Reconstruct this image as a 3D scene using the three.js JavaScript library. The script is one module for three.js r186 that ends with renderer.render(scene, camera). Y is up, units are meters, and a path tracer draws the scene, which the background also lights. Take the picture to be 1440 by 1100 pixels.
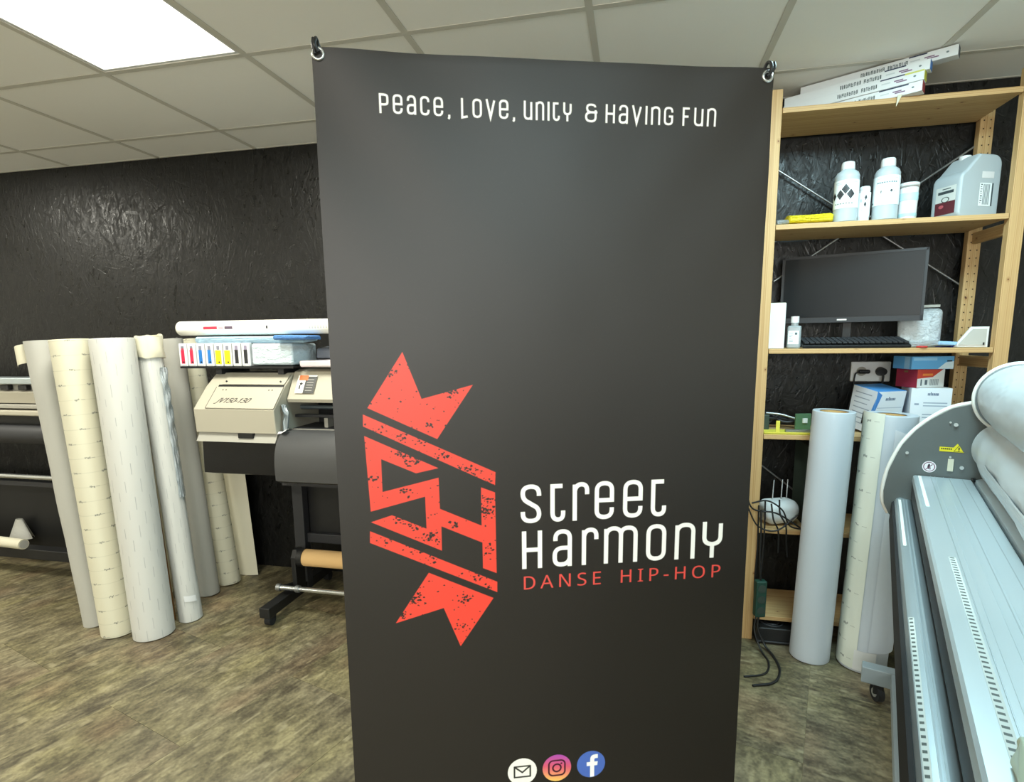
import * as THREE from 'three';
import { RoundedBoxGeometry } from 'three/addons/geometries/RoundedBoxGeometry.js';
import { mergeGeometries, toCreasedNormals } from 'three/addons/utils/BufferGeometryUtils.js';
import { ImprovedNoise } from 'three/addons/math/ImprovedNoise.js';
import { RectAreaLightUniformsLib } from 'three/addons/lights/RectAreaLightUniformsLib.js';

// ------------------------------------------------------------------ camera, light, exposure
const scene = new THREE.Scene();
const EYE = 1.352, F = 796.95, CX = 717.1, CY = 599.3;
const camera = new THREE.PerspectiveCamera(2 * Math.atan(550 / F) * 180 / Math.PI, 1440 / 1100, 0.05, 60);
camera.position.set(0, EYE, 0);
camera.rotation.order = 'YXZ';
camera.rotation.set(-0.152125, 0.2197816, -0.0111529);
camera.setViewOffset(1440, 1100, 720 - CX, 550 - CY, 1440, 1100);
camera.updateMatrixWorld(true);
scene.background = new THREE.Color().setRGB(0.72, 0.86, 1.0);

const renderer = new THREE.WebGLRenderer({ antialias: true });
renderer.toneMapping = THREE.LinearToneMapping;
renderer.toneMappingExposure = 1.18;
renderer.shadowMap.enabled = true;
RectAreaLightUniformsLib.init();

const ROOM = { x0: -5.3, x1: 2.45, z1: 3.0 };
const CEIL = 2.389, WALL = -2.897, TILE = 0.624, GX = -1.4197, GZ = -1.9913;
// ceiling light panels: [grid column, grid row, linear colour, radiance]
const WARM = [1.0, 0.97, 0.85], NEUTRAL = [1.0, 0.91, 0.72], COOL = [0.62, 0.92, 1.0];
const PANELS = [[-5, -1, WARM, 35], [-1, -1, WARM, 31], [3, -1, COOL, 30], [-5, 3, WARM, 34], [-1, 3, NEUTRAL, 36], [3, 3, COOL, 30]];
// daylight through the glazed front behind the camera
const WIN = { x0: -1.3, x1: 1.7, y0: 1.05, y1: 2.28 };
const day = new THREE.RectAreaLight(new THREE.Color().setRGB(1.0, 0.97, 0.90), 9, WIN.x1 - WIN.x0 - 0.16, WIN.y1 - WIN.y0 - 0.16);
day.position.set((WIN.x0 + WIN.x1) / 2, (WIN.y0 + WIN.y1) / 2, ROOM.z1 - 0.01); day.castShadow = true; scene.add(day);

// ------------------------------------------------------------------ helpers
let seed = 7;
const rnd = () => { seed = (seed * 1664525 + 1013904223) % 4294967296; return seed / 4294967296; };
const rr = (a, b) => a + (b - a) * rnd();
const noise = new ImprovedNoise();
const V = (x, y, z) => new THREE.Vector3(x, y, z);
const RM = new THREE.Matrix4().makeRotationFromEuler(camera.rotation);
function ray(u, v) { return V((u - CX) / F, -(v - CY) / F, -1).applyMatrix4(RM); }
const C0 = V(0, EYE, 0);
function atZ(u, v, z) { const d = ray(u, v); return d.multiplyScalar(z / d.z).add(C0); }
function atY(u, v, y) { const d = ray(u, v); return d.multiplyScalar((y - EYE) / d.y).add(C0); }

const counts = {};
function numbered(n) { counts[n] = (counts[n] ?? -1) + 1; return counts[n] ? `${n}_${String(counts[n]).padStart(3, '0')}` : n; }
function shade(o) { o.traverse(m => { if (m.isMesh) { m.castShadow = true; m.receiveShadow = true; } }); return o; }
function tag(o, label, category, group) { o.userData.label = label; o.userData.category = category; if (group) o.userData.group = group; return o; }
function thing(name, label, category, pos = [0, 0, 0], turn = 0, group) {
  const g = new THREE.Group(); g.name = numbered(name); g.position.set(...pos); g.rotation.y = turn; scene.add(g);
  return tag(g, label, category, group);
}
function part(name, geo, mat, parent) { const m = new THREE.Mesh(geo, mat); m.name = name; m.castShadow = m.receiveShadow = true; parent.add(m); return m; }
function struct(name, geo, mat) { const m = new THREE.Mesh(geo, mat); m.name = name; m.userData.kind = 'structure'; m.castShadow = m.receiveShadow = true; scene.add(m); return m; }
function single(name, geo, mat, label, category, group) { const m = part(numbered(name), geo, mat, scene); return tag(m, label, category, group); }

const merge = list => mergeGeometries(list.map(g => { g = g.index ? g.toNonIndexed() : g; for (const k of Object.keys(g.attributes)) if (!['position', 'normal', 'uv'].includes(k)) g.deleteAttribute(k); return g; }));
// box-projected uv in metres; along = axis that the grain follows (u)
function boxUV(g, along = 'x', ou = 0, ov = 0) {
  g = g.index ? g.toNonIndexed() : g; const p = g.attributes.position, n = g.attributes.normal, uv = [];
  for (let i = 0; i < p.count; i++) {
    const a = [p.getX(i), p.getY(i), p.getZ(i)], nn = [Math.abs(n.getX(i)), Math.abs(n.getY(i)), Math.abs(n.getZ(i))];
    const k = nn.indexOf(Math.max(...nn)), ax = 'xyz'.indexOf(along);
    let o = [0, 1, 2].filter(q => q !== k);
    let U = o[0], W = o[1]; if (o[1] === ax) { U = o[1]; W = o[0]; }
    uv.push(a[U] + ou, a[W] + ov);
  }
  g.setAttribute('uv', new THREE.Float32BufferAttribute(uv, 2)); return g;
}
function rbox(w, h, d, r = 0.004, x = 0, y = 0, z = 0, seg = 2) { return new RoundedBoxGeometry(w, h, d, seg, Math.min(r, w / 2.01, h / 2.01, d / 2.01)).translate(x, y, z); }
function bx(w, h, d, x = 0, y = 0, z = 0) { return new THREE.BoxGeometry(w, h, d).translate(x, y, z); }
function cyl(r, h, seg = 24, r2 = r) { return new THREE.CylinderGeometry(r2, r, h, seg); }
// cylinder between two points
function rod(a, b, r, seg = 12, r2 = r) {
  const d = b.clone().sub(a), L = d.length(); const g = new THREE.CylinderGeometry(r2, r, L, seg);
  g.applyQuaternion(new THREE.Quaternion().setFromUnitVectors(V(0, 1, 0), d.normalize()));
  const c = a.clone().add(b).multiplyScalar(0.5); return g.translate(c.x, c.y, c.z);
}
function tube(pts, r, n = 40, seg = 8) { return new THREE.TubeGeometry(new THREE.CatmullRomCurve3(pts.map(p => p.isVector3 ? p : V(...p))), n, r, seg, false); }
function lathe(prof, seg = 32) { return new THREE.LatheGeometry(prof.map(p => new THREE.Vector2(p[0], p[1])), seg); }
function extr(poly, depth, bevel = 0) {
  const s = new THREE.Shape(poly.map(p => new THREE.Vector2(p[0], p[1])));
  return new THREE.ExtrudeGeometry(s, { depth, bevelEnabled: bevel > 0, bevelSize: bevel, bevelThickness: bevel, bevelSegments: 2, curveSegments: 24 });
}
// profile given in (z, y), extruded along +x from x0 to x1
function profX(poly, x0, x1, bevel = 0) { const g = extr(poly.map(p => [-p[0], p[1]]), x1 - x0 - 2 * bevel, bevel); g.rotateY(Math.PI / 2); return g.translate(x0 + bevel, 0, 0); }
// closed thin sheet from fn(u,v) -> Vector3
function sheet(fn, nu, nv, th, backUV = null) {
  const P = [], pos = [], uv = [], idx = [];
  for (let j = 0; j <= nv; j++) for (let i = 0; i <= nu; i++) P.push(fn(i / nu, j / nv));
  const at = (i, j) => P[Math.max(0, Math.min(nv, j)) * (nu + 1) + Math.max(0, Math.min(nu, i))];
  const W = nu + 1, N = W * (nv + 1);
  for (let s = 0; s < 2; s++) for (let j = 0; j <= nv; j++) for (let i = 0; i <= nu; i++) {
    const du = at(i + 1, j).clone().sub(at(i - 1, j)), dv = at(i, j + 1).clone().sub(at(i, j - 1));
    const n = du.cross(dv).normalize().multiplyScalar(s ? -th / 2 : th / 2), p = P[j * W + i];
    pos.push(p.x + n.x, p.y + n.y, p.z + n.z);
    if (s && backUV) uv.push(...backUV); else uv.push(i / nu, j / nv);
  }
  for (let j = 0; j < nv; j++) for (let i = 0; i < nu; i++) {
    const a = j * W + i, b = a + 1, c = a + W, d = c + 1;
    idx.push(a, b, d, a, d, c); idx.push(a + N, d + N, b + N, a + N, c + N, d + N);
  }
  const rim = []; for (let i = 0; i < nu; i++) rim.push(i); for (let j = 0; j < nv; j++) rim.push(j * W + nu); for (let i = nu; i > 0; i--) rim.push(nv * W + i); for (let j = nv; j > 0; j--) rim.push(j * W);
  for (let k = 0; k < rim.length; k++) { const a = rim[k], b = rim[(k + 1) % rim.length]; idx.push(a, a + N, b, b, a + N, b + N); }
  const g = new THREE.BufferGeometry(); g.setAttribute('position', new THREE.Float32BufferAttribute(pos, 3)); g.setAttribute('uv', new THREE.Float32BufferAttribute(uv, 2)); g.setIndex(idx); g.computeVertexNormals(); return g;
}
function jitter(g, amp, freq, sd = 0) {
  const p = g.attributes.position; for (let i = 0; i < p.count; i++) {
    const x = p.getX(i), y = p.getY(i), z = p.getZ(i);
    p.setXYZ(i, x + amp * noise.noise(x * freq + sd, y * freq, z * freq), y + amp * noise.noise(x * freq, y * freq + 9 + sd, z * freq), z + amp * noise.noise(x * freq, y * freq, z * freq + 17 + sd));
  } g.computeVertexNormals(); return g;
}

// ------------------------------------------------------------------ textures
function canvasTex(w, h, draw, srgb = true) {
  const c = document.createElement('canvas'); c.width = w; c.height = h; const x = c.getContext('2d'); draw(x, w, h);
  const t = new THREE.CanvasTexture(c); if (srgb) t.colorSpace = THREE.SRGBColorSpace; t.wrapS = t.wrapT = THREE.RepeatWrapping; t.anisotropy = 8; return t;
}
function dataTex(n, m, fn, srgb = true) {
  const d = new Uint8Array(n * m * 4); for (let j = 0; j < m; j++) for (let i = 0; i < n; i++) { const c = fn(i / n, j / m); const k = (j * n + i) * 4; d[k] = c[0]; d[k + 1] = c[1]; d[k + 2] = c[2]; d[k + 3] = 255; }
  const t = new THREE.DataTexture(d, n, m); t.wrapS = t.wrapT = THREE.RepeatWrapping; t.magFilter = THREE.LinearFilter; t.minFilter = THREE.LinearMipmapLinearFilter; t.generateMipmaps = true; if (srgb) t.colorSpace = THREE.SRGBColorSpace; t.needsUpdate = true; return t;
}
// tileable value noise on a lattice
function lattice(n, s) { const a = []; let q = s * 9301 + 49297; for (let i = 0; i < n * n; i++) { q = (q * 1103515245 + 12345) % 2147483648; a.push(q / 2147483648); } return a; }
function vnoise(lat, n, m, x, y) {  // x,y in 0..1, n by m cells, lattice of size 64
  x *= n; y *= m; const i = Math.floor(x), j = Math.floor(y); let fx = x - i, fy = y - j; fx = fx * fx * (3 - 2 * fx); fy = fy * fy * (3 - 2 * fy);
  const g = (a, b) => lat[((b % m + m) % m % 64) * 64 + ((a % n + n) % n % 64) + 0];
  return (g(i, j) * (1 - fx) + g(i + 1, j) * fx) * (1 - fy) + (g(i, j + 1) * (1 - fx) + g(i + 1, j + 1) * fx) * fy;
}
const L1 = lattice(64, 3), L2 = lattice(64, 11), L3 = lattice(64, 23), L4 = lattice(64, 31);

const S = (o) => new THREE.MeshStandardMaterial(o);
const mix = (a, b, t) => a.map((v, i) => v + (b[i] - v) * t);

// floor vinyl: mottled stone-wood, streaks along u, 1.25 m square
function floorTex(k) {
  const A = [L1, L2, L3, L4], r = (i) => A[(i + k) % 4];
  return dataTex(1024, 1024, (u, v) => {
    const big = vnoise(r(0), 5, 9, u, v), mid = vnoise(r(1), 13, 30, u, v), fine = vnoise(r(2), 34, 63, u, v), hair = vnoise(r(3), 20, 62, u * 2 % 1, v * 2 % 1), spk = vnoise(r(0), 61, 62, u * 3 % 1, v * 3 % 1), vein = vnoise(r(1), 24, 60, u, v);
    let t = 0.18 * big + 0.22 * mid + 0.22 * fine + 0.22 * hair + 0.18 * spk + 0.10 * (rnd() - 0.5); t = (t - 0.5) * 1.75 + 0.54; t = Math.max(0, Math.min(1, t));
    const hue = vnoise(r(2), 5, 8, u, v), warm = vnoise(r(3), 7, 9, u, v);
    let c = mix([58, 52, 40], [138, 130, 104], t); c = mix(c, mix([62, 57, 38], [148, 140, 96], t), 0.7 * hue); c = mix(c, mix([76, 57, 42], [140, 116, 90], t), Math.max(0, warm - 0.6) * 1.2);
    if (vein > 0.80) c = mix(c, [166, 158, 128], (vein - 0.80) * 3);
    return c;
  });
}
const floorMats = [0, 1, 2].map(k => S({ map: floorTex(k), roughness: 0.5 }));
// OSB: strands with random tilt
function strands(lo, hi, sway, count, alpha) {
  return canvasTex(1024, 1024, (x, w, h) => {
    const m = Math.round((lo + hi) / 2); x.fillStyle = `rgb(${m},${m},${m})`; x.fillRect(0, 0, w, h);
    for (let i = 0; i < count; i++) {
      const px = rnd() * w, py = rnd() * h, L = rr(30, 95), W = rr(5, 15), a = rnd() < 0.62 ? Math.PI / 2 + rr(-0.55, 0.55) : rr(0, Math.PI), g0 = rr(lo, hi), g1 = g0 + rr(-sway, sway), e1 = rr(0, 8), e2 = rr(0, 3);
      for (const [ox, oy] of [[0, 0], [px < 100 ? w : -w, 0], [0, py < 100 ? h : -h]]) {
        x.save(); x.translate(px + ox, py + oy); x.rotate(a); const gr = x.createLinearGradient(0, -W / 2, 0, W / 2);
        gr.addColorStop(0, `rgb(${g0},${g0},${g0})`); gr.addColorStop(1, `rgb(${g1},${g1},${g1})`); x.fillStyle = gr; x.globalAlpha = alpha;
        x.beginPath(); x.moveTo(-L / 2, -W / 2); x.lineTo(L / 2 - e1, -W / 2 + e2); x.lineTo(L / 2, W / 2); x.lineTo(-L / 2 + e1, W / 2 - e2); x.closePath(); x.fill(); x.restore();
      }
    }
  }, false);
}
const osbBump = strands(60, 195, 60, 4600, 0.7);
osbBump.repeat.set(0.75, 0.75);
const osbColor = canvasTex(1024, 1024, (x, w, h) => {
  x.fillStyle = '#131312'; x.fillRect(0, 0, w, h);
  for (let i = 0; i < 2600; i++) {
    const g = Math.round(rr(12, 30)); x.save(); x.translate(rnd() * w, rnd() * h); x.rotate(rnd() < 0.6 ? Math.PI / 2 + rr(-0.5, 0.5) : rr(0, 3.14)); x.globalAlpha = 0.55; x.fillStyle = `rgb(${g},${g},${g - 1})`;
    x.fillRect(0, 0, rr(20, 90), rr(3, 12)); x.restore();
  }
  for (let i = 0; i < 130; i++) { x.fillStyle = 'rgba(120,112,92,0.5)'; x.save(); x.translate(rnd() * w, rnd() * h); x.rotate(rnd() * 3); x.fillRect(0, 0, rr(2, 10), rr(0.8, 2)); x.restore(); }
});
osbColor.repeat.set(0.75, 0.75);
const osbRough = strands(80, 245, 20, 4600, 0.7); osbRough.repeat.set(0.75, 0.75); osbRough.offset.set(0.37, 0.21);
const osbMat = new THREE.MeshPhysicalMaterial({ specularIntensity: 0.65, map: osbColor, bumpMap: osbBump, bumpScale: 0.0021, roughnessMap: osbRough, roughness: 0.66 });
// pine: grain along u
const pineTex = canvasTex(1024, 512, (x, w, h) => {
  x.fillStyle = '#d3b281'; x.fillRect(0, 0, w, h);
  for (let i = 0; i < 260; i++) {
    const y = rnd() * h, a = rr(0.05, 0.32); x.strokeStyle = rnd() < 0.6 ? `rgba(170,125,72,${a})` : `rgba(236,210,160,${a})`; x.lineWidth = rr(0.6, 4);
    x.beginPath(); x.moveTo(0, y); x.bezierCurveTo(w * 0.3, y + rr(-8, 8), w * 0.6, y + rr(-8, 8), w, y); x.stroke();
  }
  for (let i = 0; i < 9; i++) { const kx = rnd() * w, ky = rnd() * h, r = rr(5, 10); for (let q = 5; q > 0; q--) { x.strokeStyle = `rgba(130,80,40,${0.10 + 0.06 * (5 - q)})`; x.lineWidth = 2; x.beginPath(); x.ellipse(kx, ky, r * q * 0.5, r * q * 0.28, 0, 0, 7); x.stroke(); } x.fillStyle = '#7a4d2a'; x.beginPath(); x.ellipse(kx, ky, r * 0.7, r * 0.5, 0, 0, 7); x.fill(); }
});
pineTex.repeat.set(1 / 0.9, 1 / 0.45);
const pine = S({ map: pineTex, color: '#e9e4da', roughness: 0.6 });
const fineNoise = dataTex(256, 256, (u, v) => { const t = 110 + 90 * vnoise(L1, 63, 63, u, v); return [t, t, t]; }, false);
const crumple = dataTex(512, 512, (u, v) => { const t = 255 * (0.5 * vnoise(L1, 7, 7, u, v) + 0.3 * vnoise(L2, 17, 17, u, v) + 0.2 * vnoise(L3, 41, 41, u, v)); return [t, t, t]; }, false);
const brushed = dataTex(256, 512, (u, v) => { const t = 120 + 60 * vnoise(L2, 60, 3, u, v) + 40 * vnoise(L3, 63, 2, u, v); return [t, t, t]; }, false);

const M = {
  tile: S({ color: '#f3f2ec', roughness: 0.95, bumpMap: fineNoise, bumpScale: 0.0004 }),
  tee: S({ color: '#cbc8bd', roughness: 0.6 }),
  wallGrey: S({ color: '#d6d3ca', roughness: 0.9 }),
  plaster: S({ color: '#efede6', roughness: 0.9 }),
  screed: S({ color: '#6a6048', roughness: 0.9 }),
  black: S({ color: '#121314', roughness: 0.5 }),
  blackGloss: S({ color: '#0c0d0f', roughness: 0.25 }),
  charcoal: S({ color: '#28292c', roughness: 0.55 }),
  apron: S({ color: '#424344', roughness: 0.45 }),
  machine: S({ color: '#ada897', roughness: 0.5 }),
  machineGrey: S({ color: '#9c9a90', roughness: 0.5 }),
  paper: S({ color: '#dcdad0', roughness: 0.7, bumpMap: crumple, bumpScale: 0.002 }),
  paperGrey: S({ color: '#b0b0a9', roughness: 0.6, bumpMap: crumple, bumpScale: 0.002 }),
  cream: S({ color: '#d0ccb6', roughness: 0.7 }),
  white: S({ color: '#d8dada', roughness: 0.5 }),
  whiteRoll: S({ color: '#bcc5cd', roughness: 0.38 }),
  kraft: S({ color: '#dfb87e', roughness: 0.75, bumpMap: fineNoise, bumpScale: 0.0005 }),
  kraftDark: S({ color: '#8a6433', roughness: 0.8 }),
  coreEnd: S({ color: '#c9a56c', roughness: 0.8 }),
  chrome: S({ color: '#c9cccc', roughness: 0.22, metalness: 0.9 }),
  steel: S({ color: '#a9adb0', roughness: 0.35, metalness: 0.9 }),
  alu: S({ color: '#b9c4c8', roughness: 0.42, metalness: 0.75, bumpMap: brushed, bumpScale: 0.00015 }),
  aluBright: S({ color: '#d3e0e5', roughness: 0.34, metalness: 0.65 }),
  aluDark: S({ color: '#7c878c', roughness: 0.4, metalness: 0.7 }),
  plate: S({ color: '#5a605f', roughness: 0.55 }),
  frameGrey: S({ color: '#8d9aa0', roughness: 0.5 }),
  rubber: S({ color: '#17181a', roughness: 0.8 }),
  rim: S({ color: '#e3e4de', roughness: 0.5 }),
  film: S({ color: '#bfc8cb', roughness: 0.35, bumpMap: crumple, bumpScale: 0.006 }),
  hdpe: new THREE.MeshPhysicalMaterial({ color: '#c4d0d5', roughness: 0.45, transmission: 0.25, thickness: 0 }),
  clear: new THREE.MeshPhysicalMaterial({ color: '#dfe9ec', roughness: 0.25, transmission: 0.7, thickness: 0 }),
  bag: new THREE.MeshPhysicalMaterial({ color: '#e6edf0', roughness: 0.3, transmission: 0.55, thickness: 0, bumpMap: crumple, bumpScale: 0.01 }),
  liquid: S({ color: '#9fb6c4', roughness: 0.3 }),
  yellow: S({ color: '#e9d81f', roughness: 0.5, bumpMap: crumple, bumpScale: 0.01 }),
  yellowCard: S({ color: '#d9cf4c', roughness: 0.6 }),
  blue: S({ color: '#2c57b4', roughness: 0.5 }),
  blueTissue: S({ color: '#a9cbe0', roughness: 0.7, bumpMap: crumple, bumpScale: 0.01 }),
  red: S({ color: '#b8322b', roughness: 0.4 }),
  green: S({ color: '#2c3a33', roughness: 0.6 }),
  pcb: S({ color: '#48694c', roughness: 0.5 }),
  darkGreen: S({ color: '#123a30', roughness: 0.5 }),
  screen: new THREE.MeshPhysicalMaterial({ color: '#0d1316', roughness: 0.34, specularIntensity: 0.55 }),
  hole: S({ color: '#3a2a1a', roughness: 0.9 }),
  screw: S({ color: '#c7cccb', roughness: 0.35, metalness: 0.7 }),
};

// ------------------------------------------------------------------ the room
{
  const W = ROOM.x1 - ROOM.x0, D = ROOM.z1 - WALL, cx = (ROOM.x0 + ROOM.x1) / 2, cz = (ROOM.z1 + WALL) / 2;
  const floor = struct('floor', bx(W + 0.4, 0.12, D + 0.4, cx, -0.0635, cz), M.screed);
  floor.userData.label = 'brown mottled vinyl tile floor';
  // vinyl tiles laid at an angle to the wall, cut at the walls
  const az = 17 * Math.PI / 180, ax = [Math.sin(az), -Math.cos(az)], ay = [Math.cos(az), Math.sin(az)], LEN = 0.92, WID = 0.46, gap = 0.0005;
  const inside = { x0: ROOM.x0, x1: ROOM.x1, z0: WALL, z1: ROOM.z1 };
  const clip = (poly, f) => { const o = []; for (let i = 0; i < poly.length; i++) { const a = poly[i], b = poly[(i + 1) % poly.length], fa = f(a), fb = f(b); if (fa >= 0) o.push(a); if (fa * fb < 0) { const t = fa / (fa - fb); o.push([a[0] + (b[0] - a[0]) * t, a[1] + (b[1] - a[1]) * t]); } } return o; };
  const off = [0.30, 0.06];
  for (let i = -14; i < 15; i++) for (let j = -9; j < 10; j++) {
    const s0 = j * LEN + (i % 2 ? 0.46 : 0) + off[0], t0 = i * WID + off[1];
    const P = (s, t) => [ax[0] * s + ay[0] * t, ax[1] * s + ay[1] * t - 0.2];
    let poly = [P(s0 + gap, t0 + gap), P(s0 + LEN - gap, t0 + gap), P(s0 + LEN - gap, t0 + WID - gap), P(s0 + gap, t0 + WID - gap)];
    for (const f of [p => p[0] - inside.x0, p => inside.x1 - p[0], p => p[1] - inside.z0, p => inside.z1 - p[1]]) if (poly.length) poly = clip(poly, f);
    if (poly.length < 3) continue;
    let area = 0; for (let k = 0; k < poly.length; k++) { const a = poly[k], b = poly[(k + 1) % poly.length]; area += a[0] * b[1] - b[0] * a[1]; } if (Math.abs(area) < 0.004) continue;
    const sh = new THREE.Shape(poly.map(p => new THREE.Vector2(p[0], -p[1])));
    const g = new THREE.ExtrudeGeometry(sh, { depth: 0.0035, bevelEnabled: false }); g.rotateX(-Math.PI / 2); g.translate(0, -0.0035, 0);
    const c = P(s0 + LEN / 2, t0 + WID / 2), turned = c[0] > 0.35, ou = rnd() * 3, ov = rnd() * 3, sg = rnd() < 0.5 ? -1 : 1, p = g.attributes.position, uv = [];
    for (let k = 0; k < p.count; k++) { const s = p.getX(k) * ax[0] + p.getZ(k) * ax[1], t = p.getX(k) * ay[0] + p.getZ(k) * ay[1]; uv.push(...(turned ? [t * 0.8 * sg + ou, s * 0.8 + ov] : [s * 0.8 * sg + ou, t * 0.8 + ov])); }
    g.setAttribute('uv', new THREE.Float32BufferAttribute(uv, 2));
    part('floor_tile', g, floorMats[Math.floor(rnd() * 3)], floor);
  }
  // walls
  const wb = struct('wall_back', boxUV(bx(W + 0.4, CEIL + 0.3, 0.12, cx, (CEIL + 0.3) / 2, WALL - 0.06), 'x'), osbMat); wb.userData.label = 'black painted strand board wall';
  struct('wall_left', bx(0.12, CEIL + 0.3, D, ROOM.x0 - 0.06, (CEIL + 0.3) / 2, cz), M.wallGrey);
  struct('wall_right', bx(0.12, CEIL + 0.3, D, ROOM.x1 + 0.06, (CEIL + 0.3) / 2, cz), M.wallGrey);
  {
    const sh = new THREE.Shape([[ROOM.x0 - 0.2, 0], [ROOM.x1 + 0.2, 0], [ROOM.x1 + 0.2, CEIL + 0.3], [ROOM.x0 - 0.2, CEIL + 0.3]].map(p => new THREE.Vector2(...p)));
    sh.holes.push(new THREE.Path([[WIN.x0, WIN.y0], [WIN.x0, WIN.y1], [WIN.x1, WIN.y1], [WIN.x1, WIN.y0]].map(p => new THREE.Vector2(...p))));
    struct('wall_front', new THREE.ExtrudeGeometry(sh, { depth: 0.12, bevelEnabled: false }).translate(0, 0, ROOM.z1), M.plaster);
    const wx = (WIN.x0 + WIN.x1) / 2, wy = (WIN.y0 + WIN.y1) / 2, ww = WIN.x1 - WIN.x0, wh = WIN.y1 - WIN.y0, f = 0.06, zc = ROOM.z1 + 0.06;
    const wn = struct('window_1', merge([bx(ww, f, 0.06, wx, WIN.y0 + f / 2, zc), bx(ww, f, 0.06, wx, WIN.y1 - f / 2, zc), bx(f, wh - 2 * f, 0.06, WIN.x0 + f / 2, wy, zc), bx(f, wh - 2 * f, 0.06, WIN.x1 - f / 2, wy, zc), bx(f, wh - 2 * f, 0.06, wx, wy, zc)]), M.machineGrey);
    for (const k of [-1, 1]) part('pane', bx(ww / 2 - 1.5 * f, wh - 2 * f, 0.006, wx + k * (ww / 4 - f / 4), wy, zc), new THREE.MeshPhysicalMaterial({ color: '#ffffff', roughness: 0.02, transmission: 1, thickness: 0 }), wn);
  }
  // suspended ceiling
  const ceil = struct('ceiling', bx(W + 0.4, 0.1, D + 0.4, cx, CEIL + 0.25, cz), M.plaster); ceil.userData.label = 'suspended ceiling of pale mineral tiles';
  const i0 = Math.ceil((ROOM.x0 - GX) / TILE) - 1, i1 = Math.floor((ROOM.x1 - GX) / TILE), j0 = Math.ceil((WALL - GZ) / TILE) - 1, j1 = Math.floor((ROOM.z1 - GZ) / TILE);
  for (let i = i0; i <= i1; i++) for (let j = j0; j <= j1; j++) {
    if (PANELS.some(p => p[0] === i && p[1] === j - 1 + 0 && false)) continue;
    const xa = Math.max(ROOM.x0, GX + i * TILE), xb = Math.min(ROOM.x1, GX + (i + 1) * TILE), za = Math.max(WALL, GZ + j * TILE), zb = Math.min(ROOM.z1, GZ + (j + 1) * TILE);
    if (xb - xa < 0.03 || zb - za < 0.03) continue;
    if (PANELS.some(p => p[0] === i && p[1] + 1 === j)) continue;
    part('ceiling_tile', boxUV(bx(xb - xa - 0.004, 0.015, zb - za - 0.004, (xa + xb) / 2, CEIL + 0.0095, (za + zb) / 2), 'x', rnd() * 3, rnd() * 3), M.tile, ceil);
  }
  for (let i = i0 + 1; i <= i1; i++) part('main_runner', merge([bx(0.024, 0.002, D, GX + i * TILE, CEIL, cz), bx(0.002, 0.032, D, GX + i * TILE, CEIL + 0.016, cz)]), M.tee, ceil);
  for (let j = j0 + 1; j <= j1; j++) for (let i = i0; i <= i1; i++) {
    const xa = Math.max(ROOM.x0, GX + i * TILE + (i > i0 ? 0.012 : 0)), xb = Math.min(ROOM.x1, GX + (i + 1) * TILE - (i < i1 ? 0.012 : 0));
    part('cross_tee', bx(xb - xa, 0.002, 0.024, (xa + xb) / 2, CEIL, GZ + j * TILE), M.tee, ceil);
  }
  part('edge_angle', merge([bx(W, 0.002, 0.012, cx, CEIL, WALL + 0.006), bx(W, 0.002, 0.02, cx, CEIL, ROOM.z1 - 0.01)]), M.tee, ceil);
}
for (const [i, j, col, L] of PANELS) {
  const x = GX + (i + 0.5) * TILE, z = GZ + (j + 0.5 + 1) * TILE;
  const where = z < 0 ? (x < -3 ? 'over the far end of the left machine' : x < 0 ? 'over the standing white rolls' : 'over the wooden shelf and laminator') : (x < -3 ? 'furthest left in the row away from the black wall' : x < 0 ? 'middle of the row away from the black wall' : 'furthest right in the row away from the black wall');
  const g = thing('ceiling_light_panel', `square flat white light panel in the ceiling, ${where}`, 'ceiling light', [x, CEIL, z], 0, 'ceiling light panels');
  const n = TILE / 2 - 0.012, w = 0.012;
  part('panel_frame', merge([bx(2 * n, 0.008, w, 0, 0.006, n - w / 2), bx(2 * n, 0.008, w, 0, 0.006, -n + w / 2), bx(w, 0.008, 2 * n - 2 * w, n - w / 2, 0.006, 0), bx(w, 0.008, 2 * n - 2 * w, -n + w / 2, 0.006, 0)]), M.white, g);
  part('diffuser', bx(2 * n - 2 * w, 0.006, 2 * n - 2 * w, 0, 0.007, 0), S({ color: '#ffffff', roughness: 0.6, emissive: new THREE.Color().setRGB(...col), emissiveIntensity: 1.6 }), g);
  const l = new THREE.RectAreaLight(new THREE.Color().setRGB(...col), L, 2 * n - 2 * w, 2 * n - 2 * w); l.position.set(0, -0.004, 0); l.rotation.x = -Math.PI / 2; l.castShadow = true; g.add(l);
}

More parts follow.
